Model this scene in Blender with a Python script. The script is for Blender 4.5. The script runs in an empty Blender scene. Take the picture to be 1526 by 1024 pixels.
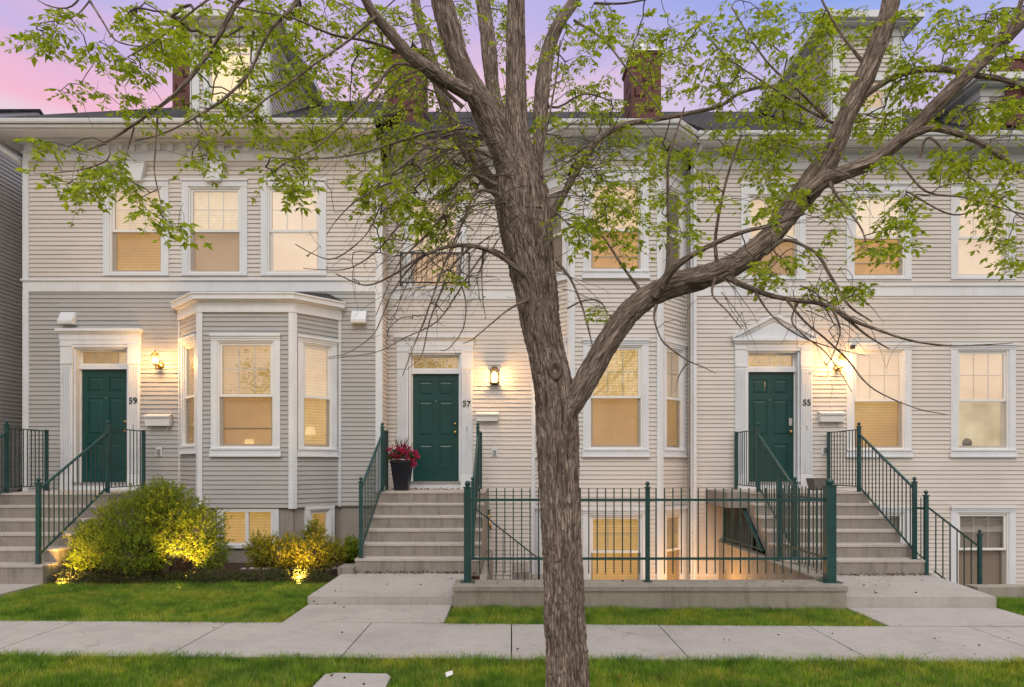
import bpy, bmesh, math, random
from mathutils import Vector, noise
import numpy as np
R = math.radians
random.seed(7)
SC = bpy.context.scene
COL = SC.collection
H = 1.67                       # eye height
F0 = 1000.0                    # focal length in photo pixels
CX, CY = 763.0, 693.0
def wx(px, Y): return (px - CX) * Y / F0
def wz(py, Y): return H + (CY - py) * Y / F0
def P(px, py, Y): return Vector((wx(px, Y), Y, wz(py, Y)))
def gz(x): return -0.0065 * max(-14, min(14, x))      # the street falls slightly to the right

# ------------------------------------------------------------------ materials
MATS = {}
def newmat(name):
    m = bpy.data.materials.new(name); m.use_nodes = True
    nt = m.node_tree; nt.nodes.clear()
    out = nt.nodes.new('ShaderNodeOutputMaterial')
    MATS[name] = m
    return m, nt, out
def N(nt, t, **kw):
    n = nt.nodes.new(t)
    for k, v in kw.items():
        if k in n.inputs.keys(): n.inputs[k].default_value = v
        else: setattr(n, k, v)
    return n
def ramp(nt, fac, stops):
    r = nt.nodes.new('ShaderNodeValToRGB')
    e = r.color_ramp.elements
    while len(e) > 1: e.remove(e[-1])
    e[0].position = stops[0][0]; e[0].color = (*stops[0][1], 1)
    for p, c in stops[1:]:
        x = e.new(p); x.color = (*c, 1)
    nt.links.new(fac, r.inputs['Fac'])
    return r.outputs['Color']
def coords(nt, scale=(1, 1, 1), kind='Object'):
    tc = nt.nodes.new('ShaderNodeTexCoord'); mp = nt.nodes.new('ShaderNodeMapping')
    nt.links.new(tc.outputs[kind], mp.inputs['Vector']); mp.inputs['Scale'].default_value = scale
    return mp.outputs['Vector']
def noisy(nt, vec, scale, detail=5, rough=.6, dist=0):
    n = N(nt, 'ShaderNodeTexNoise'); n.inputs['Scale'].default_value = scale
    n.inputs['Detail'].default_value = detail; n.inputs['Roughness'].default_value = rough
    n.inputs['Distortion'].default_value = dist
    nt.links.new(vec, n.inputs['Vector']); return n.outputs['Fac']
def mixc(nt, a, b, fac, mode='MIX'):
    m = nt.nodes.new('ShaderNodeMix'); m.data_type = 'RGBA'; m.blend_type = mode
    for s, v in (('A', a), ('B', b)):
        sock = [i for i in m.inputs if i.name == s and i.type == 'RGBA'][0]
        if isinstance(v, tuple): sock.default_value = (*v, 1)
        else: nt.links.new(v, sock)
    if isinstance(fac, float): m.inputs['Factor'].default_value = fac
    else: nt.links.new(fac, m.inputs['Factor'])
    return [o for o in m.outputs if o.type == 'RGBA'][0]
def math_(nt, op, a, b=None):
    m = nt.nodes.new('ShaderNodeMath'); m.operation = op
    for i, v in enumerate((a, b)):
        if v is None: continue
        if isinstance(v, (int, float)): m.inputs[i].default_value = v
        else: nt.links.new(v, m.inputs[i])
    return m.outputs[0]
def bump(nt, hgt, strength=.3, dist=.01):
    b = nt.nodes.new('ShaderNodeBump'); b.inputs['Strength'].default_value = strength
    b.inputs['Distance'].default_value = dist; nt.links.new(hgt, b.inputs['Height'])
    return b.outputs['Normal']
def principled(nt, out, col, rough=.6, normal=None, metal=0.0, spec=.5, **kw):
    p = nt.nodes.new('ShaderNodeBsdfPrincipled')
    if isinstance(col, tuple): p.inputs['Base Color'].default_value = (*col, 1)
    else: nt.links.new(col, p.inputs['Base Color'])
    if isinstance(rough, (int, float)): p.inputs['Roughness'].default_value = rough
    else: nt.links.new(rough, p.inputs['Roughness'])
    p.inputs['Metallic'].default_value = metal; p.inputs['Specular IOR Level'].default_value = spec
    if normal is not None: nt.links.new(normal, p.inputs['Normal'])
    for k, v in kw.items(): p.inputs[k].default_value = v
    nt.links.new(p.outputs[0], out.inputs['Surface'])
    return p

def paint(name, col, var=.08, rough=.5, scale=3.0, grime=None, spec=.4, metal=0.0, bmp=.05):
    m, nt, out = newmat(name)
    v = coords(nt)
    n1 = noisy(nt, v, scale, 6, .65)
    lo = tuple(c * (1 - var) for c in col); hi = tuple(min(1, c * (1 + var)) for c in col)
    c = ramp(nt, n1, [(.3, lo), (.7, hi)])
    if grime:
        v2 = coords(nt, (1.5, 1.5, .35))
        n2 = noisy(nt, v2, 4, 7, .7)
        f = ramp(nt, n2, [(.52, (0, 0, 0)), (.75, (1, 1, 1))])
        ff = math_(nt, 'MULTIPLY', f, grime[1])
        c = mixc(nt, c, grime[0], ff)
    nn = noisy(nt, v, 60, 3)
    principled(nt, out, c, rough, bump(nt, nn, bmp, .004), spec=spec, metal=metal)
    return m
def siding_mat(name, col):
    m, nt, out = newmat(name)
    v = coords(nt, (.5, .5, 2.0))
    n1 = noisy(nt, v, 1.0, 3, .6)                     # board to board
    v2 = coords(nt, (1, 1, 1)); n2 = noisy(nt, v2, .7, 6, .7)
    c1 = ramp(nt, n1, [(.3, tuple(x * .95 for x in col)), (.7, tuple(x * 1.05 for x in col))])
    c2 = ramp(nt, n2, [(.3, (.9, .9, .91)), (.7, (1.0, 1.0, 1.0))])
    c = mixc(nt, c1, c2, 1.0, 'MULTIPLY')
    v3 = coords(nt, (7, 7, .6)); n3 = noisy(nt, v3, 2, 6, .75)      # faint vertical rain streaks
    f = ramp(nt, n3, [(.55, (0, 0, 0)), (.8, (1, 1, 1))])
    c = mixc(nt, c, tuple(x * .72 for x in col), math_(nt, 'MULTIPLY', f, .28))
    principled(nt, out, c, .55, None, spec=.3)
siding_mat('siding_cream', (.625, .585, .55))
siding_mat('siding_grey', (.415, .41, .41))
siding_mat('siding_far', (.76, .73, .71))
paint('trim', (.66, .69, .74), .05, .45, 2, ((.42, .40, .38), .35))
paint('vinyl', (.74, .74, .74), .03, .4, 2, None)
paint('door_green', (.0002, .047, .044), .16, .38, 2, None, spec=.5)
paint('rail_green', (.008, .056, .056), .25, .42, 8, ((.05, .07, .06), .5), spec=.5)
paint('bar_dark', (.014, .045, .042), .2, .45, 8, None, spec=.5)
paint('iron_black', (.02, .022, .025), .2, .5)
paint('black_pot', (.012, .012, .02), .2, .35)
paint('grey_pot', (.13, .12, .12), .3, .8, 30, None, bmp=.5)
paint('brass', (.55, .36, .12), .1, .3, metal=1.0)
paint('number_dark', (.035, .03, .025), .1, .5)
paint('galv', (.45, .46, .48), .1, .35, 6, None, metal=.8)
paint('chimney_red', (.135, .055, .052), .25, .8, 3, ((.07, .02, .02), .5), bmp=.3)
paint('chimney_groove', (.045, .013, .013), .2, .9)
paint('soil', (.045, .026, .016), .5, .95, 12, None, bmp=1.0)
paint('ground_grass', (.035, .065, .014), .5, .95, 6, ((.10, .085, .04), .6), bmp=.6)
paint('asphalt', (.05, .05, .052), .2, .9, 20, None, bmp=.4)
paint('plant_stem', (.09, .065, .035), .3, .8)
paint('painted_shade', (.003, .003, .003), .2, .95, spec=0.0)  # near-black colour standing in for the shade under the hollow stairs
def concrete(name, col, stain=.5, sc=1.6):
    m, nt, out = newmat(name)
    v = coords(nt)
    a = noisy(nt, v, sc, 8, .7, .4); b = noisy(nt, v, 70, 4, .7); d = noisy(nt, coords(nt, (4, 4, .5)), 2.2, 8, .75)
    c = ramp(nt, a, [(.25, tuple(x * .78 for x in col)), (.5, col), (.78, tuple(x * 1.14 for x in col))])
    cb = ramp(nt, b, [(.3, (.86, .86, .86)), (.62, (1, 1, 1))])
    c = mixc(nt, c, cb, 1.0, 'MULTIPLY')
    f = ramp(nt, d, [(.5, (0, 0, 0)), (.72, (1, 1, 1))])
    c = mixc(nt, c, tuple(x * .5 for x in (col[0], col[1] * .96, col[2] * .88)), math_(nt, 'MULTIPLY', f, stain))
    if name == 'concrete_walk':
        vw = N(nt, 'ShaderNodeTexNoise'); vw.inputs['Scale'].default_value = 2.2; vw.inputs['Detail'].default_value = 6; nt.links.new(v, vw.inputs['Vector'])
        va = nt.nodes.new('ShaderNodeVectorMath'); va.operation = 'MULTIPLY_ADD'; nt.links.new(vw.outputs['Color'], va.inputs[0]); va.inputs[1].default_value = (.5, .5, .5); nt.links.new(v, va.inputs[2])
        vo = nt.nodes.new('ShaderNodeTexVoronoi'); vo.feature = 'DISTANCE_TO_EDGE'; vo.inputs['Scale'].default_value = .62; nt.links.new(va.outputs[0], vo.inputs['Vector'])
        ck = ramp(nt, vo.outputs['Distance'], [(.0, (1, 1, 1)), (.006, (0, 0, 0))]); mk = ramp(nt, noisy(nt, v, .8, 2), [(.5, (0, 0, 0)), (.6, (1, 1, 1))])
        c = mixc(nt, c, tuple(x * .35 for x in col), math_(nt, 'MULTIPLY', math_(nt, 'MULTIPLY', ck, mk), .7))
        sp = ramp(nt, noisy(nt, v, 22, 3, .5), [(.70, (0, 0, 0)), (.74, (1, 1, 1))]); c = mixc(nt, c, tuple(x * .6 for x in col), math_(nt, 'MULTIPLY', sp, .5))
    principled(nt, out, c, .88, bump(nt, b, .35, .006), spec=.25)
concrete('concrete_walk', (.42, .395, .38), .35, 1.1)
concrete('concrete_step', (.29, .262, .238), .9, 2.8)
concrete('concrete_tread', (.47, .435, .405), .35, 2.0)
concrete('concrete_wall', (.33, .305, .265), .85, 2.4)
concrete('foundation', (.32, .29, .27), .5)
def shingle():
    m, nt, out = newmat('shingle')
    v = coords(nt, (1, 1, 1))
    sep = nt.nodes.new('ShaderNodeSeparateXYZ'); nt.links.new(v, sep.inputs[0])
    cb = nt.nodes.new('ShaderNodeCombineXYZ')
    nt.links.new(math_(nt, 'ADD', sep.outputs[0], 0.0), cb.inputs[0])
    nt.links.new(math_(nt, 'ADD', sep.outputs[1], sep.outputs[2]), cb.inputs[1])
    br = nt.nodes.new('ShaderNodeTexBrick'); nt.links.new(cb.outputs[0], br.inputs['Vector'])
    br.inputs['Scale'].default_value = 1.0; br.inputs['Brick Width'].default_value = .3; br.inputs['Row Height'].default_value = .16
    br.inputs['Mortar Size'].default_value = .01; br.inputs['Color1'].default_value = (.07, .068, .072, 1)
    br.inputs['Color2'].default_value = (.035, .034, .038, 1); br.inputs['Mortar'].default_value = (.012, .012, .013, 1)
    n = noisy(nt, v, 40, 4)
    c = mixc(nt, br.outputs['Color'], ramp(nt, n, [(.3, (.6, .6, .6)), (.7, (1.3, 1.3, 1.3))]), 1.0, 'MULTIPLY')
    principled(nt, out, c, .9, bump(nt, br.outputs['Fac'], -.5, .01), spec=.2)
shingle()
def bark():
    m, nt, out = newmat('bark')
    av = nt.nodes.new('ShaderNodeAttribute'); av.attribute_name = 'bk'
    def mp(sc):
        q = nt.nodes.new('ShaderNodeMapping'); nt.links.new(av.outputs['Vector'], q.inputs['Vector']); q.inputs['Scale'].default_value = sc; return q.outputs['Vector']
    wv = nt.nodes.new('ShaderNodeTexNoise'); wv.inputs['Scale'].default_value = 14; wv.inputs['Detail'].default_value = 3; nt.links.new(mp((1, 1, .45)), wv.inputs['Vector'])
    wm = nt.nodes.new('ShaderNodeVectorMath'); wm.operation = 'MULTIPLY_ADD'; nt.links.new(wv.outputs['Color'], wm.inputs[0]); wm.inputs[1].default_value = (.045, .045, .04); nt.links.new(mp((1, 1, .11)), wm.inputs[2])
    vo = nt.nodes.new('ShaderNodeTexVoronoi'); vo.feature = 'DISTANCE_TO_EDGE'; vo.inputs['Scale'].default_value = 62; nt.links.new(wm.outputs[0], vo.inputs['Vector'])
    vc = nt.nodes.new('ShaderNodeTexVoronoi'); vc.inputs['Scale'].default_value = 62; nt.links.new(wm.outputs[0], vc.inputs['Vector'])
    crack = ramp(nt, vo.outputs['Distance'], [(.0, (0, 0, 0)), (.16, (1, 1, 1))])
    a = noisy(nt, mp((1, 1, .12)), 120, 7, .75, .5); b = noisy(nt, mp((1, 1, .5)), 7, 5, .6)
    at = nt.nodes.new('ShaderNodeAttribute'); at.attribute_name = 'furrow'
    c = ramp(nt, a, [(.30, (.15, .112, .092)), (.5, (.31, .252, .215)), (.68, (.49, .425, .38))])
    c = mixc(nt, c, ramp(nt, vc.outputs['Color'], [(.2, (.78, .76, .75)), (.8, (1.18, 1.18, 1.18))]), 1.0, 'MULTIPLY')
    c = mixc(nt, c, ramp(nt, b, [(.3, (.74, .70, .68)), (.7, (1.12, 1.1, 1.08))]), 1.0, 'MULTIPLY')
    c = mixc(nt, (.045, .033, .027), c, math_(nt, 'ADD', math_(nt, 'MULTIPLY', crack, .48), .52))
    c = mixc(nt, c, (.035, .026, .021), math_(nt, 'MULTIPLY', at.outputs['Fac'], .5))
    h = math_(nt, 'ADD', math_(nt, 'MULTIPLY', crack, .8), math_(nt, 'MULTIPLY', a, .6))
    principled(nt, out, c, .92, bump(nt, h, .8, .010), spec=.15)
bark()
paint('twig', (.105, .082, .068), .35, .85, 9)
def leaf(name, cols, trans=.45, rough=.55, patchy=False):
    m, nt, out = newmat(name)
    g = nt.nodes.new('ShaderNodeNewGeometry')
    c = ramp(nt, g.outputs['Random Per Island'], [(i / max(1, len(cols) - 1), k) for i, k in enumerate(cols)])
    if patchy:
        v = coords(nt); a = noisy(nt, v, 1.7, 5, .65); b = noisy(nt, v, 9, 3, .6)
        c = mixc(nt, c, ramp(nt, a, [(.33, (.45, .6, .45)), (.48, (1, 1, 1)), (.62, (1.7, 1.2, 1.3))]), 1.0, 'MULTIPLY')
        c = mixc(nt, c, ramp(nt, b, [(.35, (.6, .66, .6)), (.65, (1.35, 1.22, 1.2))]), 1.0, 'MULTIPLY')
    p = nt.nodes.new('ShaderNodeBsdfPrincipled'); nt.links.new(c, p.inputs['Base Color'])
    p.inputs['Roughness'].default_value = rough; p.inputs['Specular IOR Level'].default_value = .3
    t = nt.nodes.new('ShaderNodeBsdfTranslucent')
    c2 = mixc(nt, c, (1.25, 1.25, .55), 1.0, 'MULTIPLY'); nt.links.new(c2, t.inputs['Color'])
    mx = nt.nodes.new('ShaderNodeMixShader'); mx.inputs[0].default_value = trans
    nt.links.new(p.outputs[0], mx.inputs[1]); nt.links.new(t.outputs[0], mx.inputs[2])
    nt.links.new(mx.outputs[0], out.inputs['Surface'])
leaf('leaf_tree', [(.18, .27, .022), (.38, .47, .030), (.28, .37, .028), (.52, .58, .055), (.14, .20, .03), (.42, .48, .04)], .55)
leaf('leaf_shrub', [(.13, .20, .02), (.24, .32, .03), (.17, .24, .022), (.30, .35, .04)], .4)
leaf('leaf_spirea', [(.20, .23, .02), (.32, .32, .035), (.24, .26, .02), (.32, .23, .04)], .4)
leaf('leaf_juniper', [(.045, .075, .02), (.07, .10, .025), (.06, .07, .03), (.10, .09, .04)], .15)
leaf('leaf_grass', [(.11, .26, .02), (.185, .36, .032), (.14, .30, .024), (.28, .40, .065), (.11, .26, .022), (.42, .40, .17)], .4, patchy=True)
leaf('leaf_grass_dry', [(.12, .16, .03), (.22, .20, .08), (.30, .25, .13), (.09, .15, .02)], .3)
leaf('leaf_pot', [(.03, .09, .02), (.06, .14, .03), (.05, .11, .04)], .3)
leaf('petal', [(.50, .012, .16), (.42, .01, .20), (.65, .03, .10), (.60, .06, .22)], .35)
leaf('dead_leaf', [(.07, .03, .018), (.12, .06, .03), (.04, .02, .012)], .1)
def lit(name, cols, strength=1.0, slat=0.0, gapscale=.5):
    """curtain / blind / room seen in a lit window: gives off light"""
    m, nt, out = newmat(name)
    v = coords(nt)
    a = noisy(nt, v, gapscale, 2, .5)
    c = ramp(nt, a, [(.32, cols[0]), (.5, cols[1]), (.68, cols[2])])
    mo = noisy(nt, coords(nt, (1, 1, 1)), 9, 5, .7, .6)  # mottle painted into the glow: lace and textured reflections on the panes
    c = mixc(nt, c, ramp(nt, mo, [(.35, (.84, .80, .74)), (.6, (1.05, 1.05, 1.08))]), 1.0 if slat else .4, 'MULTIPLY')
    if slat:
        w = nt.nodes.new('ShaderNodeTexWave'); w.bands_direction = 'Z'; w.wave_type = 'BANDS'
        w.inputs['Scale'].default_value = 6.3; w.inputs['Distortion'].default_value = 0.15
        nt.links.new(v, w.inputs['Vector'])
        c = mixc(nt, c, ramp(nt, w.outputs['Fac'], [(.0, (1 - slat,) * 3), (.5, (1, 1, 1))]), 1.0, 'MULTIPLY')
    e = nt.nodes.new('ShaderNodeEmission'); nt.links.new(c, e.inputs['Color']); e.inputs['Strength'].default_value = strength
    d = nt.nodes.new('ShaderNodeBsdfDiffuse'); d.inputs['Color'].default_value = (.5, .45, .4, 1)
    ad = nt.nodes.new('ShaderNodeAddShader'); nt.links.new(e.outputs[0], ad.inputs[0]); nt.links.new(d.outputs[0], ad.inputs[1])
    nt.links.new(ad.outputs[0], out.inputs['Surface'])
lit('lit_pale', [(.58, .37, .16), (.72, .51, .25), (.80, .60, .36)], .88, .3)
lit('lit_rose', [(.62, .43, .27), (.74, .53, .35), (.82, .64, .45)], .9, 0)
lit('lit_gold', [(.36, .19, .03), (.56, .32, .06), (.72, .47, .14)], .88, .35)
lit('lit_tan', [(.29, .145, .035), (.42, .225, .06), (.54, .31, .10)], .92, 0)
lit('lit_taupe', [(.30, .18, .09), (.36, .235, .135), (.42, .29, .18)], .9, 0, 1.2)
lit('lit_orange', [(.40, .19, .03), (.60, .30, .06), (.55, .30, .08)], .95, 0, 1.2)
lit('lit_hazy', [(.34, .27, .12), (.55, .45, .24), (.68, .60, .42)], .85, 0, 2.2)
lit('lit_amber', [(.50, .26, .04), (.68, .39, .08), (.82, .55, .18)], .9, .4)
lit('lit_bright', [(.95, .60, .20), (1.0, .68, .27), (1.05, .78, .38)], 1.0, 0)
lit('dim_blind', [(.04, .045, .05), (.06, .065, .07), (.08, .08, .085)], .5, .35)
def glass(name, tint, refl):
    m, nt, out = newmat(name)
    t = nt.nodes.new('ShaderNodeBsdfTransparent'); t.inputs['Color'].default_value = (*tint, 1)
    g = nt.nodes.new('ShaderNodeBsdfGlossy'); g.inputs['Roughness'].default_value = .015
    nv = noisy(nt, coords(nt), 1.1, 2); nt.links.new(bump(nt, nv, .25, .02), g.inputs['Normal'])
    lw = nt.nodes.new('ShaderNodeLayerWeight'); lw.inputs['Blend'].default_value = .25
    f = math_(nt, 'ADD', math_(nt, 'MULTIPLY', lw.outputs['Fresnel'], .45), refl)
    mx = nt.nodes.new('ShaderNodeMixShader'); nt.links.new(f, mx.inputs[0])
    nt.links.new(t.outputs[0], mx.inputs[1]); nt.links.new(g.outputs[0], mx.inputs[2])
    nt.links.new(mx.outputs[0], out.inputs['Surface'])
glass('glass', (.95, .94, .92), .16)
glass('glass_screen', (.86, .83, .80), .02)
def bulb(name, col, s):
    m, nt, out = newmat(name)
    e = nt.nodes.new('ShaderNodeEmission'); e.inputs['Color'].default_value = (*col, 1); e.inputs['Strength'].default_value = s
    nt.links.new(e.outputs[0], out.inputs['Surface'])
bulb('bulb', (1.0, .62, .22), 5.0)
bulb('bulb_hot', (1.0, .8, .42), 30.0)

# ------------------------------------------------------------------ object helpers
def link(o, parent=None):
    COL.objects.link(o)
    if parent is not None:
        o.parent = parent
        o.matrix_parent_inverse = parent.matrix_basis.inverted()
    return o
def tag(o, label=None, cat=None, group=None, kind=None):
    if label: o['label'] = label
    if cat: o['category'] = cat
    if group: o['group'] = group
    if kind: o['kind'] = kind
    return o
def empty(name, label, cat, loc=(0, 0, 0), group=None):
    o = bpy.data.objects.new(name, None); o.location = loc; o.empty_display_size = .2
    link(o); return tag(o, label, cat, group)
def obj(name, bm, mat, parent=None, smooth=False, bevel=0.0):
    """parts keep world coordinates: the parent's offset is undone by the inverse"""
    me = bpy.data.meshes.new(name)
    if bevel: 
        es = [e for e in bm.edges if len(e.link_faces) == 2 and e.calc_face_angle(0) > .6]
        bmesh.ops.bevel(bm, geom=es, offset=bevel, segments=2, affect='EDGES', profile=.6)
    bmesh.ops.recalc_face_normals(bm, faces=bm.faces)
    bm.to_mesh(me); bm.free()
    mats = mat if isinstance(mat, (list, tuple)) else [mat]
    for k in mats: me.materials.append(MATS[k])
    if smooth:
        for p in me.polygons: p.use_smooth = True
    o = bpy.data.objects.new(name, me)
    return link(o, parent)
def islands(name, bm, mat, parent=None, bevel=0.0):
    """every loose piece of bm becomes an object of its own"""
    bm.verts.index_update(); seen = set(); out = []
    for v in list(bm.verts):
        if v in seen: continue
        st_ = [v]; seen.add(v); g = []
        while st_:
            q = st_.pop(); g.append(q)
            for e in q.link_edges:
                w_ = e.other_vert(q)
                if w_ not in seen: seen.add(w_); st_.append(w_)
        b2 = bmesh.new(); mp_ = {q: b2.verts.new(q.co) for q in g}
        for f in {f for q in g for f in q.link_faces}: b2.faces.new([mp_[q] for q in f.verts])
        out.append(obj(name, b2, mat, parent, bevel=bevel))
    bm.free(); return out
def nobj(name, V, Fc, mat, parent=None, smooth=False, loops=4):
    """numpy mesh: V (n,3), Fc (m,loops)"""
    me = bpy.data.meshes.new(name)
    V = np.asarray(V, dtype=np.float32); Fc = np.asarray(Fc, dtype=np.int32)
    me.vertices.add(len(V)); me.vertices.foreach_set('co', V.ravel())
    me.loops.add(Fc.size); me.loops.foreach_set('vertex_index', Fc.ravel())
    me.polygons.add(len(Fc)); me.polygons.foreach_set('loop_start', np.arange(0, Fc.size, loops, dtype=np.int32))
    me.polygons.foreach_set('loop_total', np.full(len(Fc), loops, dtype=np.int32))
    if smooth: me.polygons.foreach_set('use_smooth', np.ones(len(Fc), dtype=bool))
    me.update(calc_edges=True); me.validate()
    mats = mat if isinstance(mat, (list, tuple)) else [mat]
    for k in mats: me.materials.append(MATS[k])
    o = bpy.data.objects.new(name, me)
    return link(o, parent)
def B(): return bmesh.new()
def hexa(bm, p):
    v = [bm.verts.new(q) for q in p]
    for f in ((0, 1, 2, 3), (7, 6, 5, 4), (0, 4, 5, 1), (1, 5, 6, 2), (2, 6, 7, 3), (3, 7, 4, 0)):
        bm.faces.new([v[i] for i in f])
def box(bm, x0, x1, y0, y1, z0, z1):
    hexa(bm, [(x0, y0, z0), (x1, y0, z0), (x1, y1, z0), (x0, y1, z0), (x0, y0, z1), (x1, y0, z1), (x1, y1, z1), (x0, y1, z1)])
def bar(bm, p, q, w, d=None, up=(0, 0, 1)):
    """rectangular bar from p to q"""
    p = Vector(p); q = Vector(q); d = d or w
    t = (q - p).normalized(); u = Vector(up)
    if abs(t.dot(u)) > .98: u = Vector((0, 1, 0))
    s = t.cross(u).normalized() * w / 2; u = s.cross(t).normalized() * d / 2
    hexa(bm, [p - s - u, p + s - u, p + s + u, p - s + u, q - s - u, q + s - u, q + s + u, q - s + u])
def lathe(bm, c, prof, n=16, axis=2):
    rings = []
    for r, h in prof:
        ring = []
        for i in range(n):
            a = 2 * math.pi * i / n
            if axis == 2: q = (c[0] + r * math.cos(a), c[1] + r * math.sin(a), c[2] + h)
            else: q = (c[0] + r * math.cos(a), c[1] + h, c[2] + r * math.sin(a))
            ring.append(bm.verts.new(q))
        rings.append(ring)
    for a, b in zip(rings, rings[1:]):
        for i in range(n): bm.faces.new((a[i], a[(i + 1) % n], b[(i + 1) % n], b[i]))
    bm.faces.new(rings[0][::-1]); bm.faces.new(rings[-1])
def ball(bm, c, r, n=12):
    k = 7
    lathe(bm, c, [(max(.0006, r * math.sin(math.pi * i / k)), -r * math.cos(math.pi * i / k)) for i in range(k + 1)], n)
def prism(bm, pts, vec):
    """closed polygon pts (3d) pushed along vec"""
    a = [bm.verts.new(p) for p in pts]; b = [bm.verts.new(Vector(p) + Vector(vec)) for p in pts]
    bm.faces.new(a); bm.faces.new(b[::-1]); n = len(a)
    for i in range(n): bm.faces.new((a[i], b[i], b[(i + 1) % n], a[(i + 1) % n]))
def tube(bm, pts, r, n=8):
    pts = [Vector(p) for p in pts]; prev = None
    for i, p in enumerate(pts):
        t = (pts[min(i + 1, len(pts) - 1)] - pts[max(i - 1, 0)]).normalized()
        u = Vector((0, 0, 1)) if abs(t.z) < .9 else Vector((0, 1, 0))
        s = t.cross(u).normalized(); u = s.cross(t)
        rr = r[i] if isinstance(r, (list, tuple)) else r
        ring = [bm.verts.new(p + (s * math.cos(2 * math.pi * k / n) + u * math.sin(2 * math.pi * k / n)) * rr) for k in range(n)]
        if prev:
            for k in range(n): bm.faces.new((prev[k], prev[(k + 1) % n], ring[(k + 1) % n], ring[k]))
        else: bm.faces.new(ring[::-1])
        prev = ring
    bm.faces.new(prev)

class Fr:
    """a wall plane: s runs along it, z up, o outwards"""
    def __init__(f, a, b):
        f.a = Vector((*a, 0)); f.b = Vector((*b, 0)); d = f.b - f.a; f.L = d.length
        f.u = d / f.L; f.n = Vector((f.u.y, -f.u.x, 0))
    def pt(f, s, z, o=0.0): return f.a + f.u * s + f.n * o + Vector((0, 0, z))
    def box(f, bm, s0, s1, z0, z1, o0, o1):
        p = f.pt
        hexa(bm, [p(s0, z0, o1), p(s1, z0, o1), p(s1, z0, o0), p(s0, z0, o0), p(s0, z1, o1), p(s1, z1, o1), p(s1, z1, o0), p(s0, z1, o0)])
def siding(bm, F, s0, s1, z0, z1, holes=(), course=.0788, lap=.0165, phase=0.0, top=None):
    """clapboard courses round rectangular holes (s0,s1,z0,z1); top(s)->z gives a raking top"""
    k = math.floor((z0 - phase) / course)
    while phase + k * course < z1 - 1e-6:
        a = phase + k * course; b = a + course; k += 1
        cuts = sorted({max(a, z0), min(b, z1)} | {z for h in holes for z in h[2:4] if max(a, z0) < z < min(b, z1)})
        for c0, c1 in zip(cuts, cuts[1:]):
            if c1 - c0 < 1e-5: continue
            m = (c0 + c1) / 2; iv = [(s0, s1)]
            for h in holes:
                if h[2] < m < h[3]:
                    nv = []
                    for p, q in iv:
                        if h[1] <= p or h[0] >= q: nv.append((p, q)); continue
                        if h[0] > p: nv.append((p, h[0]))
                        if h[1] < q: nv.append((h[1], q))
                    iv = nv
            if top:
                iv2 = []
                for p, q in iv:
                    ss = [p + (q - p) * i / 60 for i in range(61)]
                    ok = [s for s in ss if top(s) > m]
                    if ok: iv2.append((min(ok), max(ok)))
                iv = iv2
            ob = .002 + lap * (1 - (c0 - a) / course); ot = .002 + lap * (1 - (c1 - a) / course)
            cutp = .37 + ((k * 7919) % 97) / 97 * 3.0 if F.L > 2.4 else 1e9
            iv = [w_ for p, q in iv for w_ in ([(p, cutp, 0), (cutp, q, .003)] if p + .3 < cutp < q - .3 else [(p, q, .003 if p > cutp else 0)])]
            for p, q, dj in iv:
                if q - p < 1e-4: continue
                v = [bm.verts.new(x) for x in (F.pt(p, c0, ob + dj), F.pt(q, c0, ob + dj), F.pt(q, c1, ot + dj), F.pt(p, c1, ot + dj))]
                bm.faces.new(v)
                if abs(c0 - a) < 1e-6 or c0 == z0:
                    w = [bm.verts.new(x) for x in (F.pt(p, c0, -.004), F.pt(q, c0, -.004))]
                    bm.faces.new((v[1], v[0], w[0], w[1]))
def offs(pts, o):
    """mitred outward offset of an open plan polyline"""
    n = []
    for a, b in zip(pts, pts[1:]):
        d = Vector((b[0] - a[0], b[1] - a[1])).normalized(); n.append(Vector((d.y, -d.x)))
    out = []
    for i, p in enumerate(pts):
        if i == 0: m = n[0]
        elif i == len(pts) - 1: m = n[-1]
        else: m = (n[i - 1] + n[i]) / (1 + n[i - 1].dot(n[i]))
        out.append((p[0] + m.x * o, p[1] + m.y * o))
    return out
def band(bm, pts, o0, o1, z0, z1, z0b=None, z1b=None):
    """moulding along a plan polyline between offsets o0 and o1"""
    A = offs(pts, o0); Bq = offs(pts, o1)
    z0b = z0 if z0b is None else z0b; z1b = z1 if z1b is None else z1b
    rings = [[bm.verts.new((a[0], a[1], z0)), bm.verts.new((b[0], b[1], z0b)), bm.verts.new((b[0], b[1], z1b)), bm.verts.new((a[0], a[1], z1))] for a, b in zip(A, Bq)]
    for r, q in zip(rings, rings[1:]):
        for i in range(4): bm.faces.new((r[i], r[(i + 1) % 4], q[(i + 1) % 4], q[i]))
    bm.faces.new(rings[0][::-1]); bm.faces.new(rings[-1])

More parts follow.
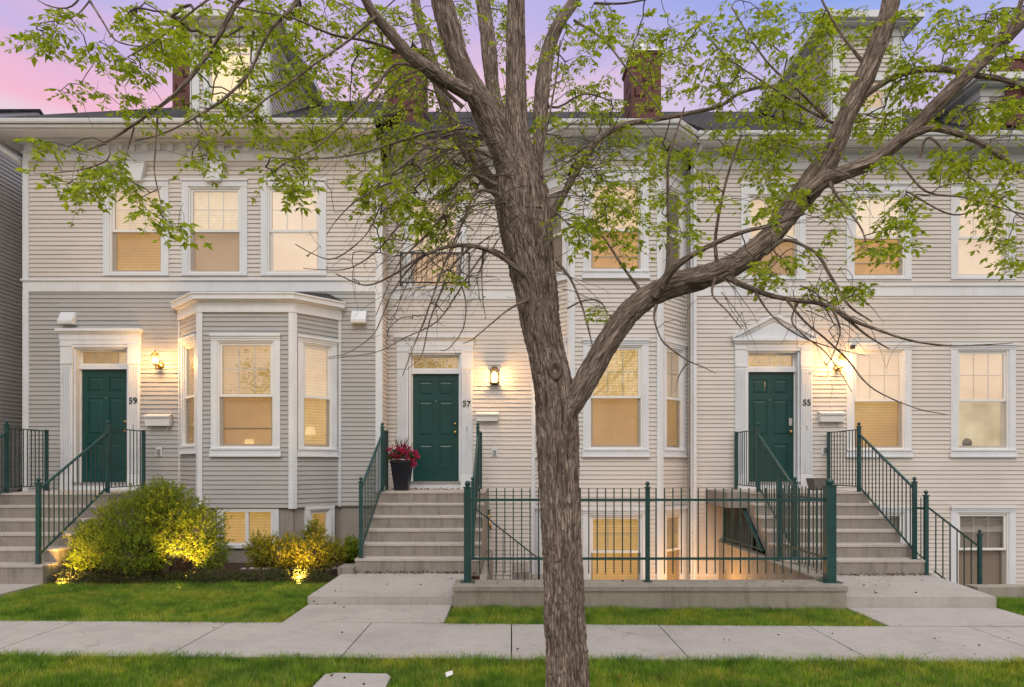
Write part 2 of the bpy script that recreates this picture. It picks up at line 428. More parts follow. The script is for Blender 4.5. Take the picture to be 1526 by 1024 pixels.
# ------------------------------------------------------------------ windows and doors
def window(house, F, sc, w, zb, zt, zr, up='lit_pale', low=None, head='plain', sill='thin', cas=.115, grid=(2, 1), blind_drop=None,
           screenbar=False, single=False, label=None, cut=None, dp=.13, lowglass='glass_screen'):
    """double hung window; w, zb..zt = outer size of the sash frame, zr = meeting rail"""
    s0, s1 = sc - w / 2, sc + w / 2
    bm = B()
    F.box(bm, s0 - cas, s0, zb, zt, -.10, .030); F.box(bm, s1, s1 + cas, zb, zt, -.10, .030)
    if head == 'plain':
        F.box(bm, s0 - cas, s1 + cas, zt, zt + .10, -.10, .034); F.box(bm, s0 - cas - .012, s1 + cas + .012, zt + .10, zt + .135, -.02, .055)
    elif head == 'tall':
        F.box(bm, s0 - cas, s1 + cas, zt, zt + .18, -.10, .034); F.box(bm, s0 - cas - .02, s1 + cas + .02, zt + .18, zt + .22, -.02, .065)
        F.box(bm, s0 - cas - .008, s1 + cas + .008, zt + .155, zt + .18, -.02, .048)
    elif head == 'ledge':
        F.box(bm, s0 - cas, s1 + cas, zt, zt + .035, -.10, .034); F.box(bm, s0 - cas, s1 + cas, zt + .035, zt + .075, -.02, .045)
        F.box(bm, s0 - cas - .01, s1 + cas + .01, zt + .075, zt + .12, -.02, .065)
    elif head == 'none':
        F.box(bm, s0 - cas, s1 + cas, zt, zt + .05, -.10, .034)
    W = obj('window', bm, 'trim', house, bevel=.004)
    if label: W['label'] = label
    bm = B()
    if sill == 'thin': F.box(bm, s0 - cas, s1 + cas, zb - .045, zb, -.10, .036)
    elif sill == 'wide':
        F.box(bm, s0 - cas, s1 + cas, zb - .03, zb, -.10, .060)
        F.box(bm, s0 - cas - .015, s1 + cas + .015, zb - .12, zb - .03, -.02, .045)
        F.box(bm, s0 - cas - .02, s1 + cas + .02, zb - .145, zb - .12, -.02, .062)
    obj('sill', bm, 'trim', W, bevel=.003)
    fw = .042
    def sash(a, b, c, d, o):
        bm = B()
        F.box(bm, a, a + fw, c, d, o - .04, o); F.box(bm, b - fw, b, c, d, o - .04, o)
        F.box(bm, a + fw, b - fw, c, c + fw, o - .04, o - .001); F.box(bm, a + fw, b - fw, d - fw, d, o - .04, o - .001)
        obj('sash', bm, 'vinyl', W, bevel=.003)
    def pane(a, b, c, d, o, m):
        bm = B(); F.box(bm, a, b, c, d, o - .006, o); obj('pane', bm, m, W)
    fr = .03                                            # outer vinyl frame
    bm = B()
    F.box(bm, s0, s0 + fr, zb, zt, -.10, .012); F.box(bm, s1 - fr, s1, zb, zt, -.10, .012)
    F.box(bm, s0 + fr, s1 - fr, zb, zb + fr, -.10, .011); F.box(bm, s0 + fr, s1 - fr, zt - fr, zt, -.10, .011)
    obj('frame', bm, 'vinyl', W, bevel=.003)
    a, b, c, d = s0 + fr, s1 - fr, zb + fr, zt - fr
    dp = .075 if w < .7 else dp
    if single:
        sash(a, b, c, d, -.015); pane(a + fw, b - fw, c + fw, d - fw, -.03, 'glass')
    else:
        sash(a, b, zr - .02, d, -.012); sash(a, b, c, zr + .02, -.054)
        pane(a + fw, b - fw, zr + .02, d - fw, -.03, 'glass')
        pane(a + fw * .3, b - fw * .3, c + .01, zr - .02, -.020, lowglass)
        gx, gzn = grid
        if gx:
            bm = B()
            for i in range(gx):
                s = a + fw + (b - a - 2 * fw) * (i + 1) / (gx + 1); F.box(bm, s - .008, s + .008, zr + .022, d - fw, -.046, -.038)
            for i in range(gzn):
                z = zr + .022 + (d - fw - zr - .022) * (i + 1) / (gzn + 1) * 1.05
                F.box(bm, a + fw, b - fw, z - .008, z + .008, -.0465, -.0385)
            obj('muntin', bm, 'vinyl', W)
    low = low or up
    mid = zr if not single else (c + d) / 2
    if single: 
        bm = B(); F.box(bm, a - .02, b + .02, c - .02, d + .02, -.13, -.12); obj('blind', bm, up, W)
    else:
        bm = B(); F.box(bm, a - .02, b + .02, mid, d + .02, -dp, -dp + .01); obj('blind', bm, up, W)
        bm = B(); F.box(bm, a - .02, b + .02, c - .02, mid, -dp - .004, -dp + .006); obj('room', bm, low, W)
        if screenbar:
            bm = B(); z = c + (zr - c) * .36; F.box(bm, a, b, z - .010, z + .010, -.110, -.102); obj('rail', bm, 'galv', W)
    if cut is not None: cut.append((s0 - .02, s1 + .02, zb - .01, zt + .02))
    return W

def text_mesh(txt, size, depth):
    cu = bpy.data.curves.new('number', 'FONT'); cu.body = txt; cu.size = size; cu.extrude = depth; cu.align_x = 'CENTER'; cu.align_y = 'CENTER'
    cu.offset = .0022
    o = bpy.data.objects.new('number', cu); COL.objects.link(o)
    dg = bpy.context.evaluated_depsgraph_get(); me = bpy.data.meshes.new_from_object(o.evaluated_get(dg))
    bpy.data.objects.remove(o); bpy.data.curves.remove(cu)
    return me
def entrance(house, F, sc, num, style, cut, lock=False):
    """six panel green door, transom light, pilasters and head"""
    W = .98; s0, s1 = sc - W / 2, sc + W / 2; zf = 1.36; zd = 3.395; ztr = 3.77; e = -.15
    base = 1.22
    # surround
    bm = B()
    pw = .225
    po0, po1 = (s0 - pw, s0), (s1, s1 + pw)
    for a, b in (po0, po1):
        F.box(bm, a, b, base, base + .26, -.02, .060)
        F.box(bm, a + .008, b - .008, base + .26, ztr - .30, -.02, .040)
        F.box(bm, a + .008, b - .008, ztr - .30, ztr - .27, -.02, .056)
        F.box(bm, a + .004, b - .004, ztr - .27, ztr + .02, -.02, .044)
        F.box(bm, a + .004, b - .004, ztr + .02, ztr + .05, -.02, .058)
    obj('door_surround', bm, 'trim', house, bevel=.004)
    for a, b in (po0, po1):
        bm = B(); nfl = 6
        for i in range(nfl):
            x = a + .035 + (b - a - .07) * i / (nfl - 1)
            F.box(bm, x - .007, x + .007, base + .30, ztr - .34, .038, .054)
        obj('pilaster_flutes', bm, 'trim', house)
    bm = B()
    A, Z = s0 - pw, s1 + pw
    F.box(bm, s0 - .004, s1 + .004, ztr + .0005, ztr + .05, -.16, .036); F.box(bm, A, Z, ztr + .051, ztr + .13, -.02, .046)
    if style == 'flat':
        F.box(bm, A - .01, Z + .01, ztr + .13, ztr + .24, -.02, .056)
        F.box(bm, A - .02, Z + .02, ztr + .24, ztr + .275, -.02, .08); F.box(bm, A - .045, Z + .045, ztr + .275, ztr + .325, -.02, .115)
    else:
        F.box(bm, A - .02, Z + .02, ztr + .13, ztr + .17, -.02, .08); F.box(bm, A - .05, Z + .05, ztr + .17, ztr + .215, -.02, .12)
        zb = ztr + .215; ap = zb + .40; hw = (Z - A) / 2 + .05
        prism(bm, [F.pt(sc - hw + .06, zb, .045), F.pt(sc + hw - .06, zb, .045), F.pt(sc, ap - .03, .045)], F.n * -.06)
        for sg in (-1, 1):
            p0 = (sc + sg * (hw + .0), zb); p1 = (sc, ap)
            q0 = (sc + sg * (hw + .02), zb + .055); q1 = (sc, ap + .065)
            prism(bm, [F.pt(*p0, .12), F.pt(*p1, .12), F.pt(*q1, .12), F.pt(*q0, .12)], F.n * -.14)
            prism(bm, [F.pt(sc + sg * (hw - .12), zb + .004, .07), F.pt(sc, ap - .068, .07), F.pt(sc, ap - .002, .07), F.pt(sc + sg * (hw - .01), zb + .004, .07)], F.n * -.09)
    obj('door_head', bm, 'trim', house, bevel=.004)
    # jamb and threshold
    bm = B()
    F.box(bm, s0, s0 + .035, zf, ztr, e - .05, .0); F.box(bm, s1 - .035, s1, zf, ztr, e - .05, .0)
    F.box(bm, s0 + .035, s1 - .035, ztr - .03, ztr, e - .05, -.002)
    F.box(bm, s0 + .035, s1 - .035, zd, zd + .075, e - .05, e + .07)
    F.box(bm, s0 + .035, s0 + .055, zf, zd, e - .05, e + .03); F.box(bm, s1 - .055, s1 - .035, zf, zd, e - .05, e + .03)
    F.box(bm, s0 - .02, s1 + .02, base, zf - .03, -.19, .018)
    obj('door_frame', bm, 'trim', house, bevel=.003)
    bm = B(); F.box(bm, s0 + .001, s1 - .001, zf - .03, zf, e - .05, .05); obj('threshold', bm, 'galv', house, bevel=.003)
    d0, d1 = s0 + .055, s1 - .055
    # door leaf with six sunk panels
    bm = B(); F.box(bm, d0, d1, zf + .005, zd, e - .05, e - .006)
    dw = d1 - d0; st = .105; pwid = (dw - 3 * st) / 2
    rows = [(.16, .62), (.75, 1.36 - .03), (1.52 - .03, 1.93)]
    rows = [(.20, .70), (.86, 1.52), (1.63, 1.90)]
    hts = zd - zf
    # stiles and rails stand proud, panels raised inside
    for a, b in ((d0, d0 + st), (d0 + st + pwid, d1 - st - pwid), (d1 - st, d1)): F.box(bm, a, b, zf + .006, zd - .001, e - .007, e + .006)
    zs = [0.006] + [v for r in rows for v in r] + [hts - .002]
    for i in range(0, len(zs), 2):
        for a in (d0 + st, d0 + 2 * st + pwid): F.box(bm, a, a + pwid, zf + zs[i], zf + zs[i + 1], e - .007, e + .0055)
    for r in rows:
        for a in (d0 + st, d0 + 2 * st + pwid):
            i = .028
            p = [F.pt(a + i, zf + r[0] + i, e - .005), F.pt(a + pwid - i, zf + r[0] + i, e - .005), F.pt(a + pwid - i, zf + r[1] - i, e - .005), F.pt(a + i, zf + r[1] - i, e - .005)]
            j = i + .02
            q = [F.pt(a + j, zf + r[0] + j, e + .004), F.pt(a + pwid - j, zf + r[0] + j, e + .004), F.pt(a + pwid - j, zf + r[1] - j, e + .004), F.pt(a + j, zf + r[1] - j, e + .004)]
            hexa(bm, p + q)
    D = obj('door', bm, 'door_green', house, bevel=.0025)
    kx = d1 - .065
    for zz, r in ((zf + .93, .030), (zf + 1.09, .026)):
        if lock and zz > zf + 1:
            bm = B(); F.box(bm, kx - .03, kx + .03, zz - .05, zz + .09, e, e + .035); o = obj('keypad_lock', bm, 'galv', D, bevel=.012); continue
        bm = B(); c = F.pt(kx, zz, e + .04)
        lathe(bm, (c.x, c.y, c.z), [(r * .4, .04), (r * .4, .01), (r * .9, 0), (r, -.015), (r * .7, -.03), (.002, -.033)], 14, axis=1)
        obj('handle' if r > .028 else 'deadbolt', bm, 'brass', D, smooth=True)
    bm = B(); c = F.pt(sc, zf + 1.52, e); lathe(bm, (c.x, c.y, c.z), [(.009, 0), (.009, -.012), (.004, -.013)], 10, axis=1); obj('peephole', bm, 'galv', D)
    # transom
    z0 = zd + .075; bm = B()
    F.box(bm, s0 + .036, s0 + .075, z0, ztr - .03, e - .04, e + .035); F.box(bm, s1 - .075, s1 - .036, z0, ztr - .03, e - .04, e + .035)
    F.box(bm, s0 + .075, s1 - .075, z0, z0 + .03, e - .04, e + .034); F.box(bm, s0 + .075, s1 - .075, ztr - .06, ztr - .03, e - .04, e + .034)
    T = obj('transom', bm, 'vinyl', house, bevel=.003)
    bm = B(); F.box(bm, s0 + .07, s1 - .07, z0 + .02, ztr - .05, e + .0, e + .006); obj('pane', bm, 'glass', T)
    bm = B()
    for i in range(3):
        s = s0 + .075 + (W - .15) * (i + 1) / 4; F.box(bm, s - .006, s + .006, z0 + .03, ztr - .06, e - .012, e - .004)
    obj('muntin', bm, 'vinyl', T)
    bm = B(); F.box(bm, s0 + .04, s1 - .04, z0, ztr - .03, e - .09, e - .08); obj('curtain', bm, 'lit_gold', T)
    # number, bell
    me = text_mesh(num, .155, .006); me.materials.append(MATS['number_dark'])
    o = bpy.data.objects.new('house_number', me); link(o, house)
    q = F.pt(s1 + pw / 2 - .005, 2.81, .055); o.matrix_parent_inverse = house.matrix_basis.inverted()
    o.location = q; o.rotation_euler = (R(90), 0, 0)
    bm = B(); F.box(bm, s1 + pw / 2 - .012, s1 + pw / 2 + .012, 2.32, 2.40, .04, .058); obj('doorbell', bm, 'galv', house, bevel=.004)
    cut.append((s0 - .05, s1 + .05, base - .3, ztr + .05))

def eaves(house, pts, oh=.55, zs=7.47, frieze=True, start_cap=True):
    bm = B(); band(bm, pts, 0, .028, 7.10, 7.24); band(bm, pts, 0, .050, 7.235, 7.255)
    band(bm, pts, 0, .020, 7.255, 7.40); band(bm, pts, 0, .06, 7.40, 7.43); band(bm, pts, 0, .11, 7.43, 7.468)
    fz = obj('frieze', bm, 'trim', house, bevel=.003)
    bm = B()
    for a, b in zip(pts, pts[1:]):
        F = Fr(a, b)
        if F.L > 8: continue
        n = max(1, int(F.L / .222)); 
        for i in range(n):
            s = (i + .5) * F.L / n; bm = B(); F.box(bm, s - .055, s + .055, 7.262, 7.385, .018, .058)
            F.box(bm, s - .062, s + .062, 7.385, 7.3995, .018, .066); obj('dentil', bm, 'trim', fz)
    bm = B(); band(bm, pts, 0, oh, zs, zs + .02)
    obj('soffit', bm, 'trim', house)
    bm = B(); band(bm, pts, oh, oh + .02, zs - .05, zs + .12); obj('fascia', bm, 'trim', house)
    bm = B()                                            # ogee gutter
    prof = [(.021, -.02), (.075, -.02), (.085, .01), (.115, .05), (.125, .09), (.125, .105), (.112, .105), (.112, .07), (.021, .07)]
    rings = []
    for i in range(len(pts)): rings.append([])
    for o, z in prof:
        q = offs(pts, oh + o)
        for i, p in enumerate(q): rings[i].append(bm.verts.new((p[0], p[1], zs + z)))
    for r, q in zip(rings, rings[1:]):
        for i in range(len(prof)): bm.faces.new((r[i], r[(i + 1) % len(prof)], q[(i + 1) % len(prof)], q[i]))
    bm.faces.new(rings[0][::-1]); bm.faces.new(rings[-1])
    obj('gutter', bm, 'trim', house)

RZ, RY, EZ = 10.45, 16.2, 7.575
def roof_faces(name, faces, house, th=.09):
    bm = B()
    for f in faces:
        a = [bm.verts.new(p) for p in f]; b = [bm.verts.new((p[0], p[1], p[2] - th)) for p in f]
        bm.faces.new(a); bm.faces.new(b[::-1]); n = len(a)
        for i in range(n): bm.faces.new((a[i], b[i], b[(i + 1) % n], a[(i + 1) % n]))
    return obj(name, bm, 'shingle', house)

# ================================================================== townhouse 59
Y59, Y57, Y55 = 12.0, 12.6, 12.35
XL, XM, XR, XE = -8.70, -2.35, 3.28, 12.3
YB = 20.6
h59 = empty('townhouse', 'left townhouse with grey lower siding, cream upper storey and green door numbered 59', 'townhouse', (-5.5, 12, 0))
F = Fr((XL, Y59), (XM, Y59)); S = lambda X: X - XL
cutU = []; cutL = []
litU = [('lit_pale', 'lit_amber'), ('lit_pale', 'lit_taupe'), ('lit_rose', 'lit_rose')]
for i, (c, (u, l)) in enumerate(zip((203.5, 320.5, 438), litU)):
    window(h59, F, S(wx(c, 12)), .94, 5.095, 6.64, 5.86, u, l, lowglass='glass' if i == 2 else 'glass_screen', head='plain', sill='thin', cut=cutU)
bm = B()
for c in (203.5, 320.5):
    bm = B()
    s = S(wx(c, 12)); z0, z1 = 6.72, 7.03
    p = [(s - .13, z0), (s + .13, z0), (s + .20, z1), (s - .20, z1)]
    prism(bm, [F.pt(a, b, .11) for a, b in p], F.n * -.1)
    F.box(bm, s - .215, s + .215, z1, z1 + .02, .01, .118); obj('keystone', bm, 'trim', h59, bevel=.006)

entrance(h59, F, S(wx(151, 12)), '59', 'flat', cutL)
# siding
bay59 = [(-5.94, 12.0), (-5.29, 11.355), (-3.71, 11.355), (-3.07, 12.0)]
cutL.append((S(-5.94), S(-3.07), -.5, 4.45))
bm = B(); siding(bm, F, 0, F.L, 4.97, 7.11, cutU); 
Fs = Fr((XL, YB), (XL, Y59)); siding(bm, Fs, 0, Fs.L, 4.97, 7.11)
Fr_ = Fr((XM, Y59), (XM, Y57 + .01)); siding(bm, Fr_, 0, Fr_.L, 4.97, 7.11)
siding(bm, Fr_, 0, Fr_.L, -.1, 4.77)
obj('upper_siding', bm, 'siding_cream', h59)
bm = B(); siding(bm, F, 0, F.L, .93, 4.77, cutL); siding(bm, Fs, 0, Fs.L, .93, 4.77)
obj('lower_siding', bm, 'siding_grey', h59)
bm = B()
path59 = [(XL, YB), (XL, Y59), (XM, Y59), (XM, Y57)]
band(bm, path59, 0, .03, 4.765, 4.955); band(bm, path59, 0, .055, 4.955, 4.985); obj('belt_course', bm, 'trim', h59, bevel=.004)
bm = B()
for z0, z1 in ((.93, 4.765), (4.985, 7.1)):
    F.box(bm, -.032, .075, z0, z1, 0, .032); Fs.box(bm, Fs.L - .08, Fs.L, z0, z1, 0, .031)
    F.box(bm, F.L - .085, F.L + .032, z0, z1, 0, .032); Fr_.box(bm, 0, .08, z0, z1, 0, .031)
islands('corner_trim', bm, 'trim', h59, bevel=.004)
bm = B()
box(bm, XL + .03, -5.90, 12.03, 12.2, -1.5, .93); box(bm, -3.10, XM - .03, 12.03, 12.2, -1.5, .93); box(bm, XL + .03, XL + .2, 12.2, YB, -1.5, .93)
islands('foundation', bm, 'foundation', h59)
# bay
bF = [Fr(a, b) for a, b in zip(bay59, bay59[1:])]
cB = [[], [], []]
window(h59, bF[0], bF[0].L * .52, .56, 2.005, 3.78, 2.86, 'lit_pale', 'lit_gold', head='ledge', sill='wide', cas=.075, grid=(0, 0), cut=cB[0])
window(h59, bF[1], bF[1].L * .50, .96, 1.955, 3.77, 2.845, 'lit_gold', 'lit_tan', head='ledge', sill='wide', cas=.105, grid=(2, 1), screenbar=True, cut=cB[1])
window(h59, bF[2], bF[2].L * .50, .56, 1.955, 3.77, 2.845, 'lit_pale', 'lit_amber', head='ledge', sill='wide', cas=.09, grid=(0, 0), cut=cB[2])
bm = B()
for f, c in zip(bF, cB): siding(bm, f, 0, f.L, .945, 4.28, c)
obj('bay_siding', bm, 'siding_grey', h59)
bm = B()
for i in (1, 2):
    a, b = bF[i - 1], bF[i]
    a.box(bm, a.L - .062, a.L + .014, .93, 4.26, 0, .034); b.box(bm, -.014, .062, .93, 4.26, 0, .0345)
bF[0].box(bm, .0, .05, .93, 4.26, 0, .03); bF[2].box(bm, bF[2].L - .05, bF[2].L, .93, 4.26, 0, .03)
islands('corner_trim', bm, 'trim', h59, bevel=.003)
bm = B(); band(bm, bay59, 0, .045, 4.25, 4.43); band(bm, bay59, .0, .10, 4.43, 4.45); band(bm, bay59, 0, .15, 4.45, 4.53); band(bm, bay59, 0, .17, 4.53, 4.556)
obj('bay_cornice', bm, 'trim', h59, bevel=.004)
bm = B(); q = offs(bay59, .165); hi = [(-5.7, 12.0, 4.74), (-3.3, 12.0, 4.74)]
v = [bm.verts.new((a[0], min(a[1], 12.0), 4.557)) for a in q] + [bm.verts.new(p) for p in hi[::-1]]
bm.faces.new((v[0], v[1], v[5])); bm.faces.new((v[1], v[2], v[4], v[5])); bm.faces.new((v[2], v[3], v[4]))
obj('bay_roof', bm, 'shingle', h59)
bm = B()
inn = offs(bay59, -.04)
for z0, z1, hole in ((-1.2, .045, None), (.045, .93, 1)):
    if hole is None: band(bm, bay59, -.18, -.035, z0, z1)
    else:
        f = bF[1]
        f.box(bm, .0, .30, z0, z1, -.18, -.035); f.box(bm, f.L - .24, f.L, z0, z1, -.18, -.035)
        f.box(bm, .30, f.L - .24, z0, .26, -.18, -.035)
        for g in (bF[0], bF[2]):
            if g is bF[0]: g.box(bm, 0, g.L - .05, z0, z1, -.18, -.035)
            else: g.box(bm, .05, .22, z0, z1, -.18, -.036); g.box(bm, g.L - .10, g.L, z0, z1, -.18, -.036); g.box(bm, .22, g.L - .1, z0, .22, -.18, -.036)
obj('bay_foundation', bm, 'foundation', h59)
# basement slider in the bay: two lights side by side
f = bF[1]
bm = B(); a, b, z0, z1 = .30, f.L - .24, .26, .925
f.box(bm, a, a + .07, z0, z1, -.1, .0); f.box(bm, b - .11, b, z0, z1, -.1, .0); f.box(bm, a + .07, b - .11, z1 - .05, z1, -.1, -.001); f.box(bm, a + .07, b - .11, z0, z0 + .06, -.1, .012)
Wn = obj('window', bm, 'trim', h59, bevel=.003); Wn['label'] = 'low sliding basement window under the bay'
m_ = (a + b) / 2 - .02
bm = B(); f.box(bm, a + .07, a + .10, z0 + .06, z1 - .05, -.08, -.01); f.box(bm, m_ - .028, m_ + .028, z0 + .06, z1 - .05, -.08, -.009); f.box(bm, b - .135, b - .11, z0 + .06, z1 - .05, -.08, -.01)
f.box(bm, a + .10, m_ - .028, z0 + .06, z0 + .09, -.08, -.011); f.box(bm, m_ + .028, b - .135, z0 + .06, z0 + .09, -.08, -.011)
obj('sash', bm, 'vinyl', Wn)
bm = B(); f.box(bm, a + .1, m_ - .028, z0 + .09, z1 - .05, -.05, -.045); obj('pane', bm, 'glass_screen', Wn)
bm = B(); f.box(bm, m_ + .028, b - .135, z0 + .09, z1 - .05, -.05, -.045); obj('pane', bm, 'glass', Wn)
bm = B(); f.box(bm, a + .02, b - .05, z0 + .02, z1, -.13, -.12); obj('blind', bm, 'lit_amber', Wn)
window(h59, bF[2], .5, .40, .22, .90, .5, 'lit_gold', head='none', sill='none', cas=.08, single=True)
for W_, kind, (px_, py_, Y_), sz in ((bF[1], 'lampshade', (368, 660, 11.36), .09), (bF[2], 'lampshade', (466, 642, 11.6), .10)):
    q = P(px_, py_, Y_) - W_.a; s_ = Vector((q.x, q.y, 0)).dot(W_.u); z_ = wz(py_, Y_); bm = B()
    o1_ = -.098 if W_ is bF[1] else -.058
    prism(bm, [W_.pt(s_ - sz, z_ - sz * .7, o1_), W_.pt(s_ + sz, z_ - sz * .7, o1_), W_.pt(s_ + sz * .75, z_ + sz * .7, o1_), W_.pt(s_ - sz * .75, z_ + sz * .7, o1_)], W_.n * -.01)
    obj(kind, bm, 'lit_bright', h59)
# roof, dormer
eaves(h59, [(XL, YB), (XL, Y59), (XM, Y59)], .46)
ex, ey = XL - .56, Y59 - .56
hipx = XL + 3.2
roof_faces('roof', [[(ex, ey, EZ), (XM, ey, EZ), (XM, RY, RZ), (hipx, RY, RZ)],
                    [(ex, ey, EZ), (hipx, RY, RZ), (hipx, RY + .01, RZ), (ex, YB + .7, EZ)],
                    [(hipx, RY, RZ), (XM, RY, RZ), (XM, YB + .7, EZ), (ex, YB + .7, EZ)]], h59)
def dormer(house, x0, x1, yf, zb, zt, win, m, winlow=None, glassw=.8, peak=.55, zwin=None):
    """box dormer with sided cheeks, boxed eaves and low hipped cap"""
    yb = yf + 4.2
    bm = B(); FF = Fr((x0, yf), (x1, yf)); FR = Fr((x1, yf), (x1, yb)); FL = Fr((x0, yb), (x0, yf))
    hole = []; z0, z1 = zwin or (zb + .30, zt - .22)
    root = obj_empty_mesh = None
    siding(bm, FR, 0, FR.L, zb - .4, zt); siding(bm, FL, 0, FL.L, zb - .4, zt)
    sc = (x1 - x0) / 2; hole = [(sc - glassw / 2, sc + glassw / 2, z0, z1)]
    siding(bm, FF, 0, FF.L, zb - .4, zt, hole)
    Dm = obj('dormer', bm, 'siding_cream', house)
    bm = B()
    for a, b in ((0, .12), (FF.L - .12, FF.L)): FF.box(bm, a - .01, b + .01, zb - .4, zt, 0, .03)
    FR.box(bm, -.03, .10, zb - .4, zt, 0, .03); FL.box(bm, FL.L - .10, FL.L + .03, zb - .4, zt, 0, .03)
    FF.box(bm, sc - glassw / 2 - .1, sc - glassw / 2, z0 - .1, z1 + .1, 0, .035); FF.box(bm, sc + glassw / 2, sc + glassw / 2 + .1, z0 - .1, z1 + .1, 0, .035)
    FF.box(bm, sc - glassw / 2, sc + glassw / 2, z0 - .1, z0, -.1, .034); FF.box(bm, sc - glassw / 2, sc + glassw / 2, z1, z1 + .1, -.1, .034)
    pl = [(x0, yb), (x0, yf), (x1, yf), (x1, yb)]
    band(bm, pl, 0, .05, zt - .16, zt); band(bm, pl, 0, .18, zt, zt + .03); band(bm, pl, .18, .21, zt - .01, zt + .15)
    band(bm, pl, .21, .29, zt + .03, zt + .15)
    obj('dormer_trim', bm, 'trim', Dm, bevel=.003)
    bm = B(); FF.box(bm, sc - glassw / 2 - .02, sc + glassw / 2 + .02, z0, z1, -.09, -.08); obj('curtain', bm, m, Dm)
    bm = B(); FF.box(bm, sc - glassw / 2, sc + glassw / 2, z0, z1, -.02, -.014); obj('pane', bm, 'glass', Dm)
    bm = B(); FF.box(bm, sc - glassw / 2, sc - glassw / 2 + .04, z0, z1, -.05, -.005); FF.box(bm, sc + glassw / 2 - .04, sc + glassw / 2, z0, z1, -.05, -.005)
    FF.box(bm, sc - glassw / 2 + .04, sc + glassw / 2 - .04, z1 - .16, z1 - .13, -.05, -.006)
    obj('sash', bm, 'vinyl', Dm)
    o = .27; e0, e1, ez = x0 - o, x1 + o, zt + .14; yr = yf + 1.1
    bm = B(); cx = (x0 + x1) / 2
    v = [bm.verts.new(p) for p in ((e0, yf - o, ez), (e1, yf - o, ez), (e1, yb, ez), (e0, yb, ez), (cx, yr, ez + peak), (cx, yb, ez + peak))]
    for q in ((0, 1, 4), (1, 2, 5, 4), (3, 0, 4, 5), (2, 3, 5), (3, 2, 1, 0)): bm.faces.new([v[i] for i in q])
    obj('dormer_roof', bm, 'shingle', Dm)
    return Dm
dormer(h59, -5.69, -4.34, 11.95, 7.75, 9.45, 0, 'lit_bright', glassw=.76, zwin=(8.12, 9.15))
def chimney(house, x0, x1, y0, y1, z0, z1, cap=True):
    bm = B(); box(bm, x0, x1, y0, y1, z0, z1); box(bm, x0 - .02, x1 + .02, y0 - .02, y1 + .02, z1 - .05, z1)
    C = obj('chimney', bm, 'chimney_red', house, bevel=.01)
    bm = B(); k = 0; w = x1 - x0
    for z in np.arange(z0 + .25, z1 - .1, .30):
        off = (k % 2) * w * .45; k += 1
        box(bm, x0 + .06 + off * .6, x0 + .06 + off * .6 + w * .38, y0 - .006, y0 + .002, z, z + .045)
        box(bm, x0 + .06 + off * .6, x0 + .10 + off * .6, y0 - .007, y0 + .002, z + .045, z + .17)
        for xs in (x0, x1): box(bm, xs - .006, xs + .006, y0 + .1 + off * .5, y0 + .1 + off * .5 + (y1 - y0) * .4, z + .1, z + .145)
    obj('brick_relief', bm, 'chimney_groove', C)
    if cap:
        bm = B(); box(bm, x0 - .04, x1 + .04, y0 - .04, y1 + .04, z1, z1 + .04)
        c = ((x0 + x1) / 2, (y0 + y1) / 2, z1 + .04)
        lathe(bm, c, [(.20, 0), (.18, .04), (.11, .07), (.11, .22), (.19, .23), (.19, .36), (.10, .42), (.01, .43)], 16)
        obj('flue_cap', bm, 'galv', C)
    return C
chimney(h59, wx(257, 14), wx(257, 14) + .55, 14.0, 14.8, 8.6, 10.27, False)
chimney(h59, wx(577, 14.2), wx(577, 14.2) + .75, 14.2, 15.1, 8.6, 10.45, False)
bm = B(); tube(bm, [(-9.28, 11.42, 7.48), (-9.25, 11.44, 7.40), (-8.80, 11.93, 7.10), (-8.79, 12.15, 7.02), (-8.79, 12.18, 6.8), (-8.79, 12.18, .4)], .04, 8); obj('downspout', bm, 'trim', h59)
for x, z in ((-7.90, 4.28), (-2.72, 4.30)):
    bm = B(); s = S(x)
    prism(bm, [F.pt(s - .13, z + .11, .01), F.pt(s - .13, z - .11, .01), F.pt(s - .13, z - .11, .15), F.pt(s - .13, z - .06, .16), F.pt(s - .13, z + .11, .06)], F.u * .26)
    obj('vent_hood', bm, 'trim', h59, bevel=.006)
bm = B(); F.box(bm, S(-5.99) - .04, S(-5.99) + .03, 4.49, 4.58, .02, .12); obj('camera', bm, 'iron_black', h59, bevel=.01)

# ================================================================== townhouse 57
h57 = empty('townhouse', 'middle townhouse with two-storey bay, small iron balcony and green door numbered 57', 'townhouse', (0, 12.6, 0))
F = Fr((XM, Y57), (.416, Y57)); S = lambda X: X - XM
bay57 = [(.416, 12.6), (1.056, 11.96), (2.64, 11.96), (3.28, 12.6)]
bG = [Fr(a, b) for a, b in zip(bay57, bay57[1:])]
cut = []
entrance(h57, F, S(wx(648.3, 12.6)), '57', 'flat', cut)
